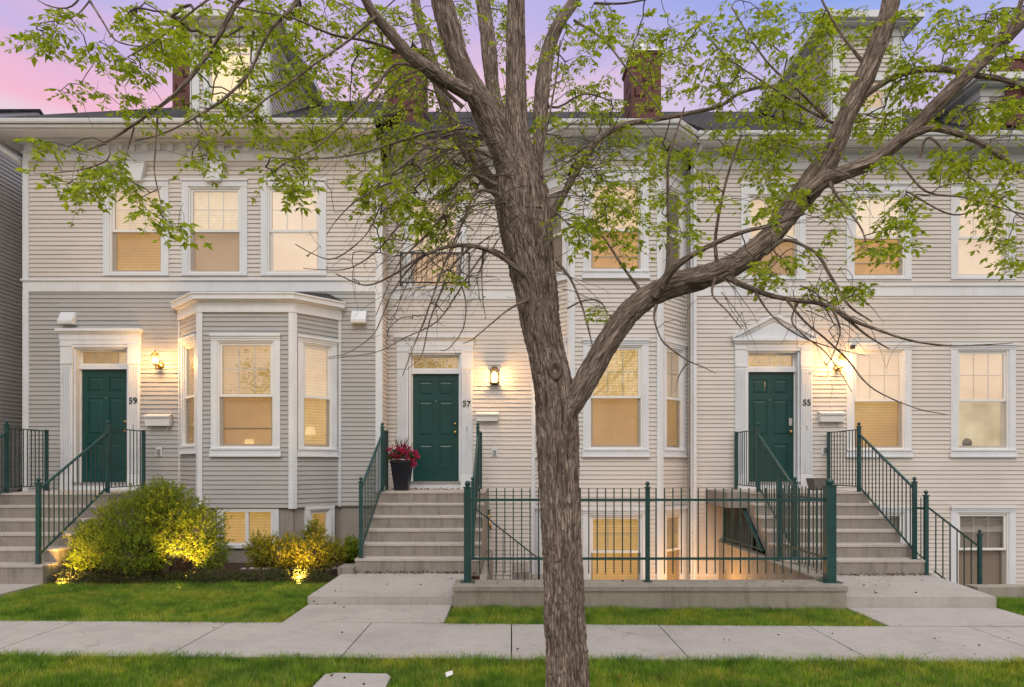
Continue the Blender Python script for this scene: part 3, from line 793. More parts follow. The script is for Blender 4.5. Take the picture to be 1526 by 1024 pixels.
# balcony door
s = S(-1.45); window(h57, F, s, .94, 4.995, 6.67, 5.66, 'lit_pale', 'lit_rose', head='tall', sill='none', grid=(2, 1), cut=cut)
bm = B(); siding(bm, F, 0, F.L, -1.3, 4.78, cut); siding(bm, F, 0, F.L, 4.97, 7.11, cut)
cG = [[], [], []]
for i, (wd, cs, mu, ml) in enumerate(((.56, .09, 'lit_gold', 'lit_tan'), (.95, .11, 'lit_amber', 'lit_tan'), (.56, .09, 'lit_rose', 'lit_amber'))):
    g = bG[i]; gr = (2, 1) if i == 1 else (1, 1)
    window(h57, g, g.L / 2, wd, 1.955, 3.80, 2.88, mu, ml, head='ledge', sill='wide', cas=cs, grid=gr, cut=cG[i])
    window(h57, g, g.L / 2, wd, 5.13, 6.72, 5.86, 'lit_amber' if i == 1 else 'dim_blind', 'lit_orange' if i == 1 else 'dim_blind', head='tall', sill='wide', cas=cs, grid=gr, screenbar=(i == 1), cut=cG[i])
    window(h57, g, g.L / 2, wd, -.75, .78, .12, 'lit_amber', 'lit_amber', head='ledge', sill='thin', cas=cs, grid=gr, cut=cG[i])
for g, c in zip(bG, cG): siding(bm, g, 0, g.L, -1.3, 7.11, c)
obj('siding', bm, 'siding_cream', h57)
bm = B(); band(bm, [(XM + .03, Y57), (.40, Y57)], 0, .03, 4.775, 4.955); band(bm, [(XM + .055, Y57), (.40, Y57)], 0, .055, 4.955, 4.985)
obj('belt_course', bm, 'trim', h57, bevel=.004)
bm = B()
for i in (1, 2):
    a, b = bG[i - 1], bG[i]
    a.box(bm, a.L - .062, a.L + .014, -1.3, 7.1, 0, .034); b.box(bm, -.014, .062, -1.3, 7.1, 0, .0345)
bG[0].box(bm, .0, .05, -1.3, 7.1, 0, .03); bG[2].box(bm, bG[2].L - .05, bG[2].L, -1.3, 7.1, 0, .03); F.box(bm, F.L - .05, F.L, -1.3, 4.77, 0, .03)
islands('corner_trim', bm, 'trim', h57, bevel=.003)
eaves(h57, [(XM + .01, Y57)] + bay57, .40)
RZ = 10.2
RS = (RZ - EZ) / (RY - 12.0)
def rp(x, y): return (x, y, EZ + (y - 12.0) * RS)
q = offs([(XM, Y57)] + bay57, .5)
e1 = rp(1.5, 13.6); e2 = rp(2.2, 13.6)
roof_faces('roof', [[rp(XM, 12.0), rp(.20, 12.0), e1, e2, rp(3.5, 12.0), (XE * 0 + 3.5, RY, RZ), (XM, RY, RZ)],
                    [(q[1][0], q[1][1], EZ), (q[2][0], q[2][1], EZ), e1], [(q[2][0], q[2][1], EZ), (q[3][0], q[3][1], EZ), e2, e1],
                    [(q[3][0], q[3][1], EZ), (q[4][0], q[4][1], EZ), e2],
                    [(XM, RY, RZ), (3.5, RY, RZ), (3.5, YB + .7, EZ), (XM, YB + .7, EZ)]], h57)
chimney(h57, wx(941, 14), wx(941, 14) + .62, 14.0, 15.0, 8.5, 10.30, True)
# juliet balcony
bm = B(); s0, s1 = S(wx(597, 12.35)), S(wx(699, 12.35)); o = .25; z0, z1 = wz(421, 12.35), wz(377, 12.35)
for z in (z0, z1): F.box(bm, s0, s1, z - .012, z + .012, o - .012, o + .012)
for ss in (s0, s1):
    F.box(bm, ss - .014, ss + .014, z0 - .07, z1 + .01, o - .013, o + .013)
    for z in (z0, z1): F.box(bm, ss - .011, ss + .011, z - .011, z + .011, .03, o - .013)
n = 13
for i in range(1, n): F.box(bm, s0 + (s1 - s0) * i / n - .005, s0 + (s1 - s0) * i / n + .005, z0 + .012, z1 - .012, o - .005, o + .005)
for ss in (s0 - .01, s1 - .02): F.box(bm, ss, ss + .03, z1 - .05, z1 + .0, .01, .04)
obj('balcony_railing', bm, 'iron_black', h57)
bm = B(); tube(bm, [(3.40, 12.0, 7.45), (3.36, 12.2, 7.25), (3.345, 12.28, 7.1), (3.345, 12.28, -1.0)], .036, 8); obj('downspout', bm, 'trim', h57)

# ================================================================== townhouse 55
h55 = empty('townhouse', 'right townhouse with cream siding, pointed pediment and green door numbered 55', 'townhouse', (6.5, 12.35, 0))
F = Fr((XR, Y55), (XE, Y55)); S = lambda X: X - XR
cut = []
sx = [4.804, 6.743, 8.657]
for i, x in enumerate(sx):
    window(h55, F, S(x), .95, 5.125, 6.64, 5.86, ('lit_pale', 'lit_rose', 'lit_rose')[i], ('lit_tan', 'lit_orange', 'lit_rose')[i], lowglass='glass' if i == 2 else 'glass_screen', head='tall', sill='thin', cas=.12, screenbar=(i == 1), cut=cut)
    if i: window(h55, F, S(x), .95, 1.955, 3.79, 2.86, 'lit_rose', ('', 'lit_gold', 'lit_hazy')[i], lowglass='glass' if i == 2 else 'glass_screen', head='ledge', sill='wide', cas=.12, cut=cut)
    if i: window(h55, F, S(x), .95, -.62, .80, .12, 'dim_blind', 'dim_blind', head='ledge', sill='thin', cas=.12, cut=cut)
window(h55, F, S(10.7), .95, 5.125, 6.64, 5.86, 'lit_rose', 'lit_tan', head='tall', sill='thin', cas=.12, cut=cut)
window(h55, F, S(10.7), .95, 1.955, 3.79, 2.86, 'lit_pale', 'lit_tan', head='ledge', sill='wide', cas=.12, cut=cut)
entrance(h55, F, S(wx(1152, 12.35)), '55', 'pediment', cut, lock=True)
bm = B(); siding(bm, F, 0, F.L, -1.3, 4.78, cut); siding(bm, F, 0, F.L, 4.97, 7.11, cut)
Fe = Fr((XE, Y55), (XE, YB)); siding(bm, Fe, 0, Fe.L, -1.3, 7.11)
Fw = Fr((XR, Y57 + .1), (XR, Y55)); siding(bm, Fw, 0, Fw.L, -1.3, 7.11)
obj('siding', bm, 'siding_cream', h55)
bm = B(); pth = [(XR, Y55), (XE, Y55), (XE, YB)]
band(bm, pth, 0, .03, 4.775, 4.955); band(bm, pth, 0, .055, 4.955, 4.985); obj('belt_course', bm, 'trim', h55, bevel=.004)
bm = B()
for z0, z1 in ((-1.3, 4.775), (4.985, 7.1)):
    F.box(bm, 0, .09, z0, z1, 0, .032); F.box(bm, F.L - .09, F.L + .03, z0, z1, 0, .032)
islands('corner_trim', bm, 'trim', h55, bevel=.004)
eaves(h55, [(3.30, Y55), (XE, Y55), (XE, YB)], .40, 7.464)
y0 = Y55 - .5
roof_faces('roof', [[(3.5, y0, EZ), (XE + .6, y0, EZ), (XE - 3, RY, RZ), (3.5, RY, RZ)],
                    [(XE + .6, y0, EZ), (XE + .6, YB + .7, EZ), (XE - 3, RY + .01, RZ), (XE - 3, RY, RZ)],
                    [(3.5, RY, RZ), (XE - 3, RY, RZ), (XE + .6, YB + .7, EZ), (3.5, YB + .7, EZ)]], h55)
dormer(h55, wx(1240, 12.2), wx(1340, 12.2), 12.2, 7.9, 9.60, 0, 'lit_tan', glassw=.7, peak=.5, zwin=(8.15, 8.65))
dormer(h55, wx(1462, 12.4), wx(1600, 12.4), 12.4, 7.9, 8.62, 0, 'dim_blind', glassw=.7, peak=.4, zwin=(8.0, 8.4))
chimney(h55, wx(1500, 12.3), wx(1500, 12.3) + .8, 12.3, 12.3 + .95, 7.9, 9.15, False)
bm = B(); s = S(wx(1267, 12.35)); F.box(bm, s - .03, s + .03, 3.79, 3.86, .05, .12); obj('camera', bm, 'iron_black', h55, bevel=.01)
bm = B(); q = P(1447, 652, 12.35); lathe(bm, (q.x, Y55 + .108, q.z - .10), [(.001, -.008), (.09, -.008), (.09, 0), (.001, 0)], 20, axis=1); box(bm, q.x - .085, q.x + .085, Y55 + .10, Y55 + .108, q.z - .2, q.z - .10)
obj('chair_back', bm, 'grey_pot', h55)
# party walls close the row
bm = B(); box(bm, XM - .06, XM - .01, Y57 + .02, YB, -1.5, 7.4); obj('party_wall', bm, 'foundation', h57)
bm = B(); box(bm, XL, XE, YB, YB + .1, -1.5, 7.5); obj('rear_wall', bm, 'siding_cream', h57)

# ================================================================== neighbour on the left
nb = empty('townhouse', 'neighbouring house seen side-on at the left edge behind a narrow gap', 'house', (-9.8, 13, 0))
XN = -9.75
def ntop(s): 
    y = 7.5 + s; return 8.62 - abs(y - 13.4) * .54
Fn = Fr((XN, 7.5), (XN, 19.5)); bm = B()
siding(bm, Fn, 0, Fn.L, -.2, 8.62, top=ntop); obj('siding', bm, 'siding_far', nb)
bm = B()
for sg in (-1, 1):
    ya, yb_ = 13.4, 13.4 + sg * 6.4
    za, zb_ = 8.72, 8.72 - 6.4 * .54
    prism(bm, [(-9.45, ya, za), (-9.45, yb_, zb_), (-9.45, yb_, zb_ - .2), (-9.45, ya, za - .2)], (-.03, 0, 0))
    prism(bm, [(-9.46, ya, za - .16), (-9.46, yb_, zb_ - .16), (-9.46, yb_, zb_ - .18), (-9.46, ya, za - .18)], (-.28, 0, 0))
obj('bargeboard', bm, 'trim', nb)
roof_faces('roof', [[(-9.42, 13.4, 8.78), (-9.42, 6.9, 8.78 - 6.5 * .54), (-15, 6.9, 8.78 - 6.5 * .54), (-15, 13.4, 8.78)],
                    [(-9.42, 13.4, 8.78), (-9.42, 19.9, 8.78 - 6.5 * .54), (-15, 19.9, 8.78 - 6.5 * .54), (-15, 13.4, 8.78)]], nb, .06)
bm = B(); box(bm, -15, XN - .02, 7.52, 7.6, -.3, 5.3); obj('front_wall', bm, 'siding_far', nb)

# ================================================================== ground, walks, retaining walls
def sheet(name, xs, ys, mat, z=0.0, skip=(), tilt=True, kind='structure'):
    bm = B(); vs = {}
    for x in xs:
        for y in ys: vs[x, y] = bm.verts.new((x, y, z + (gz(x) if tilt else 0)))
    for a, b in zip(xs, xs[1:]):
        for c, d in zip(ys, ys[1:]):
            mx, my = (a + b) / 2, (c + d) / 2
            if any(k[0] < mx < k[1] and k[2] < my < k[3] for k in skip): continue
            bm.faces.new((vs[a, c], vs[b, c], vs[b, d], vs[a, d]))
    o = obj(name, bm, mat); return tag(o, kind=kind)
holes = [(-.46, 3.88, 8.36, 12.7), (6.0, XE, 8.90, 12.5)]
xs = sorted({-300, -60, -14, XE, 14, 60, 300, -.46, 3.88, 6.0, -9, -5, 9}); ys = sorted({-80, -8, 3.2, 5.0, 7.0, 8.36, 8.90, 12.5, 12.7, 20, 60, 400})
sheet('ground', xs, ys, 'ground_grass', -.045, holes)
sheet('road', [-60, -14, 0, 14, 60], [-7.0, 3.0], 'asphalt', -.041)
bm = B(); 
for a, b in ((-60, -14), (-14, 0), (0, 14), (14, 60)):
    hexa(bm, [(a, 3.0, gz(a) - .3), (b, 3.0, gz(b) - .3), (b, 3.16, gz(b) - .3), (a, 3.16, gz(a) - .3), (a, 3.0, gz(a) + .01), (b, 3.0, gz(b) + .01), (b, 3.16, gz(b) + .01), (a, 3.16, gz(a) + .01)])
tag(obj('kerb', bm, 'concrete_walk', bevel=.01), kind='structure')
bm = B(); jx = [-15.4, -13.8, -12.3, -10.8, -9.25, -7.7, -6.15, -4.57, -2.98, -1.48, -.005, 1.54, 3.11, 4.80, 6.35, 7.9, 9.45, 11, 12.6, 14.1]
for a, b in zip(jx, jx[1:]):
    a2, b2 = a + .006, b - .006
    hexa(bm, [(a2, 5.79, gz(a) - .12), (b2, 5.79, gz(b) - .12), (b2, 7.05, gz(b) - .12), (a2, 7.05, gz(a) - .12), (a2, 5.79, gz(a)), (b2, 5.79, gz(b)), (b2, 7.05, gz(b)), (a2, 7.05, gz(a))])
tag(obj('sidewalk', bm, 'concrete_walk', bevel=.008), kind='structure')
def slab(name, poly, z0, z1, mat='concrete_walk', bev=.012):
    bm = B(); prism(bm, [(x, y, z0) for x, y in poly], (0, 0, z1 - z0)); o = obj(name, bm, mat, bevel=bev); return tag(o, kind='structure')
for s_, (a, b, dz) in enumerate(((-2.42, -.72, 0), (3.97, 5.74, -.035), (-8.6, -6.35, .03))):
    slab('path', [(a, 7.062), (b, 7.062), (b, 7.97), (a, 7.97)], -.12, .012 + dz)
slab('landing_slab', [(-2.43, 7.98), (-.70, 7.98), (-.64, 9.9), (-2.45, 9.9)], -.02, .105, 'concrete_walk', .018)
slab('landing_slab', [(3.96, 7.98), (5.76, 7.98), (6.03, 9.75), (3.96, 9.75)], -.06, .10, 'concrete_walk', .018)
slab('landing_slab', [(-8.5, 7.98), (-6.42, 7.98), (-6.38, 9.3), (-8.5, 9.3)], -.02, .055, 'concrete_walk', .018)
slab('stepping_stone', [(-1.52, 4.0), (-.93, 4.0), (-.955, 5.28), (-1.0, 5.36), (-1.42, 5.38), (-1.49, 5.34)], -.1, .004, 'concrete_walk', .015)
sheet('garden_bed', [-6.36, -4.5, -2.5], [9.45, 10.5, 12.05], 'soil', -.018)
# sunken yard (areaway) in front of the middle bay
def thing(name, label, cat, bm, mat, bevel=.0, group=None, smooth=False):
    o = obj(name, bm, mat, None, smooth, bevel); return tag(o, label, cat, group)
bm = B(); box(bm, -.69, 3.955, 7.93, 8.40, -1.35, .18); box(bm, -.705, 3.965, 7.912, 8.40, .18, .235)
thing('retaining_wall', 'low stained concrete wall carrying the green fence above the strip of grass', 'wall', bm, 'concrete_wall', .02)
bm = B(); box(bm, 3.80, 3.955, 8.402, 12.33, -1.35, .238); box(bm, 3.78, 3.97, 8.402, 12.33, .238, .27)
thing('retaining_wall', 'side wall of the sunken yard running back under the stairs of the right house, lamp-lit orange', 'wall', bm, 'concrete_wall', .01)
bm = B(); box(bm, -.46, -.36, 8.402, 12.58, -1.35, .08)
thing('retaining_wall', 'side wall of the sunken yard beside the middle stairs', 'wall', bm, 'concrete_wall', .01)
bm = B(); box(bm, 6.04, XE, 8.70, 8.92, -1.35, .085)
thing('retaining_wall', 'low concrete kerb wall behind the grass at the far right', 'wall', bm, 'concrete_wall', .015)
bm = B(); box(bm, -.36, 3.8, 8.40, 12.64, -1.45, -1.25); box(bm, 5.9, XE, 8.92, 12.4, -1.45, -1.25); tag(obj('sunken_yard_floor', bm, 'concrete_walk'), kind='structure')
bm = B()
for i in range(7): box(bm, .0 + i * .27, .27 + i * .27, 10.55, 11.5, -1.25, -.02 - i * .18)
thing('concrete_stairs', 'narrow concrete steps going down into the sunken yard', 'stairs', bm, 'concrete_step', .008)
bm = B()
for i in range(7): box(bm, 6.05 + i * .27, 6.32 + i * .27, 9.7, 10.6, -1.25, -.02 - i * .18)
thing('concrete_stairs', 'narrow concrete steps going down at the far right', 'stairs', bm, 'concrete_step', .008)

# ------------------------------------------------------------------ entrance stairs
PZ, RI, TR = 1.22, .183, .298
def stairs(x0, x1, d0, yw, label, hollow=False, zb=.03, xl=None):
    root = empty('concrete_stairs', label, 'stairs', ((x0 + x1) / 2, d0 - 1, 0))
    top = [(yw, PZ), (d0, PZ)]
    for k in range(1, 6): top += [(d0 - TR * (k - 1), PZ - RI * k), (d0 - TR * k, PZ - RI * k)]
    top += [(d0 - TR * 5, zb)]
    bm = B()
    if hollow: prof = top + [(d0 - TR * 5 + .36, zb), (d0 + .10, .96), (yw, .96)]
    else: prof = top + [(yw, zb)]
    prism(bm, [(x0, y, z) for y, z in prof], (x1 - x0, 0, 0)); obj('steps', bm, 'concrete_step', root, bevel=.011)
    for k in range(6):
        ya = d0 - TR * k; yb_ = (yw - .001) if k == 0 else d0 - TR * (k - 1) - .001; zt_ = PZ - RI * k
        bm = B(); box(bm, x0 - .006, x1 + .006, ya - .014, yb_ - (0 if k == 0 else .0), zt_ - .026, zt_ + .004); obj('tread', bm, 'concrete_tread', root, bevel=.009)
    if xl is not None:
        bm = B(); box(bm, xl, x0 - .002, d0 + .02, yw, .96, PZ - .003); obj('landing', bm, 'concrete_step', root, bevel=.012)
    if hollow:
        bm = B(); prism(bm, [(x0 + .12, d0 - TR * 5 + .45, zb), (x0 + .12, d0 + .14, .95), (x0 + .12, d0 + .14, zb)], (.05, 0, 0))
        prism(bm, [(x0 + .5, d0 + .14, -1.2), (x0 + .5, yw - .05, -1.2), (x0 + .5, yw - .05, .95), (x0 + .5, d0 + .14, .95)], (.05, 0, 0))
        obj('shade_boards', bm, 'painted_shade', root)  # black boards added to paint the shade under the open stairs
    return root
stairs(-2.27, -.47, 11.2, 12.58, 'concrete stairs climbing to the middle green door', zb=.06)
stairs(-8.17, -6.37, 10.6, 11.98, 'concrete stairs climbing to the left green door', zb=.02)
stairs(3.90, 5.90, 11.08, 12.33, 'concrete stairs climbing to the right green door', hollow=True, zb=.06, xl=3.56)
bm = B(); prism(bm, [(-2.50, 9.62, .08), (-2.275, 9.62, .08), (-2.275, 10.0, .08), (-2.50, 10.0, .08)], (0, 0, .12)); thing('kerb_stone', 'small concrete block at the foot of the middle stairs', 'concrete block', bm, 'concrete_step', .03)
random.seed(3)
# ------------------------------------------------------------------ green railings
def post(root, x, y, z0, z1, w=.05, finial=True, mat='rail_green', nm='post', foot=True):
    bm = B()
    if finial:
        zt = z1 - .085; box(bm, x - w / 2, x + w / 2, y - w / 2, y + w / 2, z0, zt)
        box(bm, x - w / 2 - .009, x + w / 2 + .009, y - w / 2 - .009, y + w / 2 + .009, zt, zt + .012)
        lathe(bm, (x, y, zt + .012), [(w * .42, 0), (w * .2, .012), (w * .2, .022)], 12)
        ball(bm, (x, y, zt + .05), w * .58 if w < .07 else w * .42)
    else: box(bm, x - w / 2, x + w / 2, y - w / 2, y + w / 2, z0, z1)
    if foot: box(bm, x - w, x + w, y - w, y + w, z0 - .002, z0 + .008)
    obj(nm, bm, mat, root)
def rail(root, p, q, w=.03, d=None, mat='rail_green'):
    bm = B(); bar(bm, p, q, w, d or w); obj('rail', bm, mat, root)
BAR = {}
def balusters(root, pt, qt, pb, qb, n, over=0, mat='bar_dark', w=.012, ends=(1, 0)):
    pt, qt, pb, qb = map(Vector, (pt, qt, pb, qb))
    for i in range(1, n):
        f = i / n; a = pb.lerp(qb, f); b = pt.lerp(qt, f)
        bm = B(); box(bm, a.x - w / 2, a.x + w / 2, a.y - w / 2, a.y + w / 2, a.z - over, b.z + over); obj('baluster', bm, mat, root)
def stair_rail(label, x, d0, wallend, both=True, xb=None, back=True, bz=None, x2=None):
    """bottom post on the last tread, top post at the landing, level panel back towards the wall"""
    xb = x if xb is None else xb; x2 = x if x2 is None else x2
    yb, yt = d0 - 5 * TR + .13, d0 + .10; z0, z1 = PZ - 5 * RI, PZ
    r = empty('stair_railing', label, 'railing', (x, (yb + yt) / 2, .7), 'green railings of the entrance stairs')
    post(r, xb, yb, z0, z0 + 1.20); post(r, x, yt, z1, z1 + 1.17)
    rail(r, (xb, yb, z0 + 1.02), (x, yt, z1 + .97), .035, .022)
    rail(r, (xb, yb, z0 + .12), (x, yt, z1 + .10), .022, .022)
    balusters(r, (xb, yb, z0 + 1.02), (x, yt, z1 + .97), (xb, yb, z0 + .12), (x, yt, z1 + .10), 15)
    if back:
        post(r, x2, wallend, z1, z1 + 1.06, .045, False)
        rail(r, (x, yt, z1 + 1.04), (x2, wallend, z1 + 1.04), .03, .016, 'bar_dark'); rail(r, (x, yt, z1 + .09), (x2, wallend, z1 + .09), .02, .016, 'bar_dark')
        balusters(r, (x, yt, z1 + 1.04), (x2, wallend, z1 + 1.04), (x, yt, z1 + .09), (x2, wallend, z1 + .09), 10)
    return r
stair_rail('green stair railing with ball-topped posts rising from behind the big bush at the left house', -6.45, 10.6, 11.75, xb=-6.52)
stair_rail('green stair railing at the far left edge beside the neighbouring house', -8.06, 10.6, 11.62)
stair_rail('green stair railing beside the flower pot, left side of the middle stairs', -2.185, 11.2, 11.80, xb=-2.215, x2=-2.20)
stair_rail('green stair railing on the right side of the middle stairs, behind the fence corner post', -.575, 11.2, 12.4)
stair_rail('green stair railing in front of the right door, left side of its stairs', 4.10, 11.08, 12.28)
stair_rail('green stair railing beside the grey pot, right side of the right stairs', 5.78, 11.08, 12.25, xb=5.83)
# fence on the retaining wall
r = empty('metal_fence', 'long dark green metal fence with three ball-topped posts on the low concrete wall', 'fence', (1.6, 8.25, .24))
fy = 8.25
post(r, wx(697, fy), fy, .235, 1.475, .088); post(r, wx(965, fy), fy, .235, 1.475, .05); post(r, 3.905, fy, .235, 1.495, .115)
fx = [wx(697, fy) + .044, wx(965, fy), 3.905 - .0575]
for a, b in ((fx[0], fx[1] - .025), (fx[1] + .025, fx[2])):
    for z in (wz(745, fy), wz(832.5, fy)): rail(r, (a, fy, z), (b, fy, z), .022, .030)
for a, b, n in ((fx[0], fx[1], 21), (fx[1], fx[2], 21)):
    balusters(r, (a, fy, 1.385), (b, fy, 1.385), (a, fy, .335), (b, fy, .335), n, w=.013)
# return panel
ry = 9.82
post(r, 3.905, ry, .27, 1.45, .05, False)
for z in (wz(745, fy), wz(832.5, fy)): rail(r, (3.905, fy, z), (3.905, ry, z), .022, .028)
balusters(r, (3.905, fy, 1.385), (3.905, ry, 1.385), (3.905, fy, .34), (3.905, ry, .34), 14, w=.013)
bm = B(); bar(bm, (3.905, ry, 1.435), (4.10, 9.72, 1.435), .03, .015); obj('tie_bar', bm, 'rail_green', r)
# thin rail going down into the yard next to the middle stairs
r = empty('yard_railing', 'thin diagonal railing descending into the sunken yard right of the middle stairs', 'railing', (0, 10.5, .2))
pA, pB = P(707, 757, 10.5), P(803, 833, 10.5); dn = Vector((0, 0, -.98))
rail(r, pA, pB, .02, .02, 'bar_dark'); rail(r, pA + dn, pB + dn, .016, .016, 'bar_dark'); balusters(r, pA, pB, pA + dn, pB + dn, 9)
post(r, pB.x, pB.y, -1.0, pB.z + .04, .035, False, 'bar_dark', foot=False)
# guard under the right stairs
r = empty('guard_panel', 'dark guard panel with diagonal brace under the left edge of the right stairs', 'railing', (3.87, 11.5, .3))
gx, ga, gb = 3.86, 12.2, 9.95
gt = 1.06
post(r, gx, ga, .272, gt, .03, False, 'bar_dark'); rail(r, (gx, ga, gt - .01), (gx, 11.35, gt - .01), .03, .02)
rail(r, (gx, 11.35, gt - .01), (gx, 10.35, .34), .045, .02); rail(r, (gx, ga, .36), (gx, 10.3, .36), .02, .02)
balusters(r, (gx, ga, gt - .02), (gx, 11.30, gt - .02), (gx, ga, .36), (gx, 11.30, .36), 12)
balusters(r, (gx, 11.32, gt - .06), (gx, 10.45, .44), (gx, 11.32, .36), (gx, 10.45, .36), 6)
# right hand railing down to the right yard
r = empty('yard_railing', 'green railing with two ball-topped posts stepping down at the right edge of the landing slab', 'railing', (6.2, 9.6, .1))
yy = 9.6
post(r, wx(1380, yy), yy, .10, wz(730, yy), .05); post(r, wx(1460, yy), yy, -1.2, wz(788, yy), .045)
a, b = P(1384, 757, yy), P(1458, 814, yy); rail(r, a, b, .022, .022, 'bar_dark')
a2, b2 = P(1392, 851, yy), P(1458, 902, yy); rail(r, a2, b2, .018, .018, 'bar_dark')
balusters(r, a, b, P(1384, 845, yy), b2, 7)
rail(r, (5.86, 9.72, wz(758, yy)), (5.95, 9.6, wz(758, yy)), .015, .03, 'bar_dark'); rail(r, (5.86, 9.72, .40), (5.95, 9.6, .28), .015, .015, 'bar_dark')
bm = B(); box(bm, 5.885, 5.895, 9.66, 9.67, .2, wz(742, yy)); obj('baluster', bm, 'bar_dark', r)

# ------------------------------------------------------------------ lamps, mailboxes, outlets
def point(name, loc, power, col, rad=.03, parent=None):
    l = bpy.data.lights.new(name, 'POINT'); l.energy = power; l.color = col; l.shadow_soft_size = rad
    o = bpy.data.objects.new(name, l); o.location = loc; COL.objects.link(o); return o
WARM = (1.0, .50, .15)
def wall_lamp(label, X, Yw, z, power, style):
    r = empty('wall_lamp', label, 'wall lamp', (X, Yw, z), 'lit lamps beside the doors')
    if style == 'box':
        y = Yw - .10
        bm = B(); box(bm, X - .055, X + .055, Yw - .03, Yw - .012, z - .17, z + .17); obj('back_plate', bm, 'iron_black', r, bevel=.01)
        bm = B(); pts = [(X + .075 * math.cos(t), y + .03, z + .09 + .075 * math.sin(t)) for t in np.linspace(0, math.pi, 12)]
        prism(bm, pts, (0, -.09, 0)); box(bm, X - .08, X + .08, y - .06, Yw - .03, z - .155, z - .14); box(bm, X - .08, X + .08, y - .06, y + .04, z + .075, z + .09)
        for sx_ in (-.075, .067):
            for yy_ in (y - .06, y + .03): box(bm, X + sx_, X + sx_ + .008, yy_, yy_ + .008, z - .14, z + .08)
        obj('cage', bm, 'iron_black', r)
        bm = B(); lathe(bm, (X, y - .01, z - .13), [(.045, 0), (.056, .03), (.058, .12), (.05, .17), (.02, .20)], 14); obj('bulb', bm, 'bulb', r, True)
        point('lamp_light', (X, y - .09, z - .03), power, WARM, .05)
    else:
        sg = -1 if style == 'left' else 1
        bm = B(); lathe(bm, (X, Yw - .03, z - .05), [(.06, .018), (.065, .0), (.05, -.012), (.02, -.02)], 16, axis=1); obj('back_plate', bm, 'brass', r, True)
        bm = B(); xo = X - sg * .0; tube(bm, [(X, Yw - .04, z - .05), (X, Yw - .10, z - .12), (X, Yw - .17, z - .13), (X, Yw - .20, z - .08)], .011, 8); obj('arm', bm, 'brass', r, True)
        yl = Yw - .20; bm = B()
        lathe(bm, (X, yl, z - .08), [(.02, 0), (.045, .012), (.05, .02)], 12)
        lathe(bm, (X, yl, z + .10), [(.07, 0), (.06, .02), (.03, .05), (.012, .07), (.016, .085), (.004, .10)], 12)
        for k in range(6):
            t = k * math.pi / 3; bar(bm, (X + .047 * math.cos(t), yl + .047 * math.sin(t), z - .06), (X + .066 * math.cos(t), yl + .066 * math.sin(t), z + .10), .006)
        obj('cage', bm, 'brass', r)
        bm = B(); ball(bm, (X, yl, z + .015), .042); obj('bulb', bm, 'bulb_hot', r, True)
        point('lamp_light', (X, yl + .0, z + .16), power * .25, WARM, .04); point('lamp_light', (X, yl - .09, z + .0), power, WARM, .05)
wall_lamp('glowing brass coach lamp between the left door and the bay window', wx(240, 12), Y59, 3.50, 36, 'left')
wall_lamp('black boxed lamp with arched top right of the middle door', wx(737, 12.6), Y57, 3.34, 46, 'box')
wall_lamp('bright brass coach lamp between the right door and its window, behind twigs', wx(1246, 12.35), Y55, 3.50, 44, 'right')
bm = B(); box(bm, 3.36, 3.50, 12.22, 12.33, -.62, -.45)
thing('wall_lamp', 'small lamp low on the wall under the right landing, lighting the sunken yard', 'wall lamp', bm, 'iron_black', .01)
point('lamp_light', (3.22, 11.35, -.42), 40, (1.0, .48, .14), .08)
def mailbox(label, x0, x1, Yw, z0, z1, hooks=True):
    r = empty('mailbox', label, 'mailbox', ((x0 + x1) / 2, Yw, z0), 'white wall mailboxes')
    bm = B(); prism(bm, [(x0, Yw - .012, z0), (x0, Yw - .11, z0), (x0, Yw - .13, z1 - .03), (x0, Yw - .012, z1 - .01)], (x1 - x0, 0, 0)); obj('box', bm, 'vinyl', r, bevel=.006)
    bm = B(); prism(bm, [(x0 - .012, Yw - .012, z1 - .004), (x0 - .012, Yw - .145, z1 - .034), (x0 - .012, Yw - .15, z1 - .06), (x0 - .012, Yw - .155, z1 - .03), (x0 - .012, Yw - .012, z1 + .012)], (x1 - x0 + .024, 0, 0)); obj('lid', bm, 'vinyl', r, bevel=.002)
    if hooks:
        bm = B()
        for x in (x0 + .07, x1 - .07): tube(bm, [(x, Yw - .03, z0), (x, Yw - .035, z0 - .05), (x, Yw - .06, z0 - .08), (x, Yw - .09, z0 - .07)], .006, 6)
        obj('hook', bm, 'vinyl', r)
mailbox('white mailbox with hooks left of the left bay window', wx(221, 12), wx(257, 12), Y59, wz(635, 12), wz(618, 12))
mailbox('slim white mailbox under the black boxed lamp', wx(710, 12.6), wx(742, 12.6), Y57, wz(628, 12.6), wz(615, 12.6), False)
mailbox('white mailbox with hooks under the lamp of the right house', wx(1219, 12.35), wx(1254, 12.35), Y55, wz(629, 12.35), wz(614, 12.35))
for px_, py_, Y, lb in ((238, 673, 12, 'outdoor outlet box on grey siding under the left mailbox'), (737, 674, 12.6, 'outdoor outlet box on cream siding below the middle mailbox'), (1228, 671, 12.35, 'outdoor outlet box behind the right railing')):
    r = empty('outlet_box', lb, 'outlet', (wx(px_, Y), Y, wz(py_, Y)), 'outdoor outlets'); x, z = wx(px_, Y), wz(py_, Y)
    bm = B(); box(bm, x - .055, x + .055, Y - .03, Y - .005, z - .08, z + .08); obj('plate', bm, 'trim', r, bevel=.005)
    bm = B(); box(bm, x - .028, x + .028, Y - .055, Y - .03, z - .05, z + .045); obj('cover', bm, 'galv', r, bevel=.008)

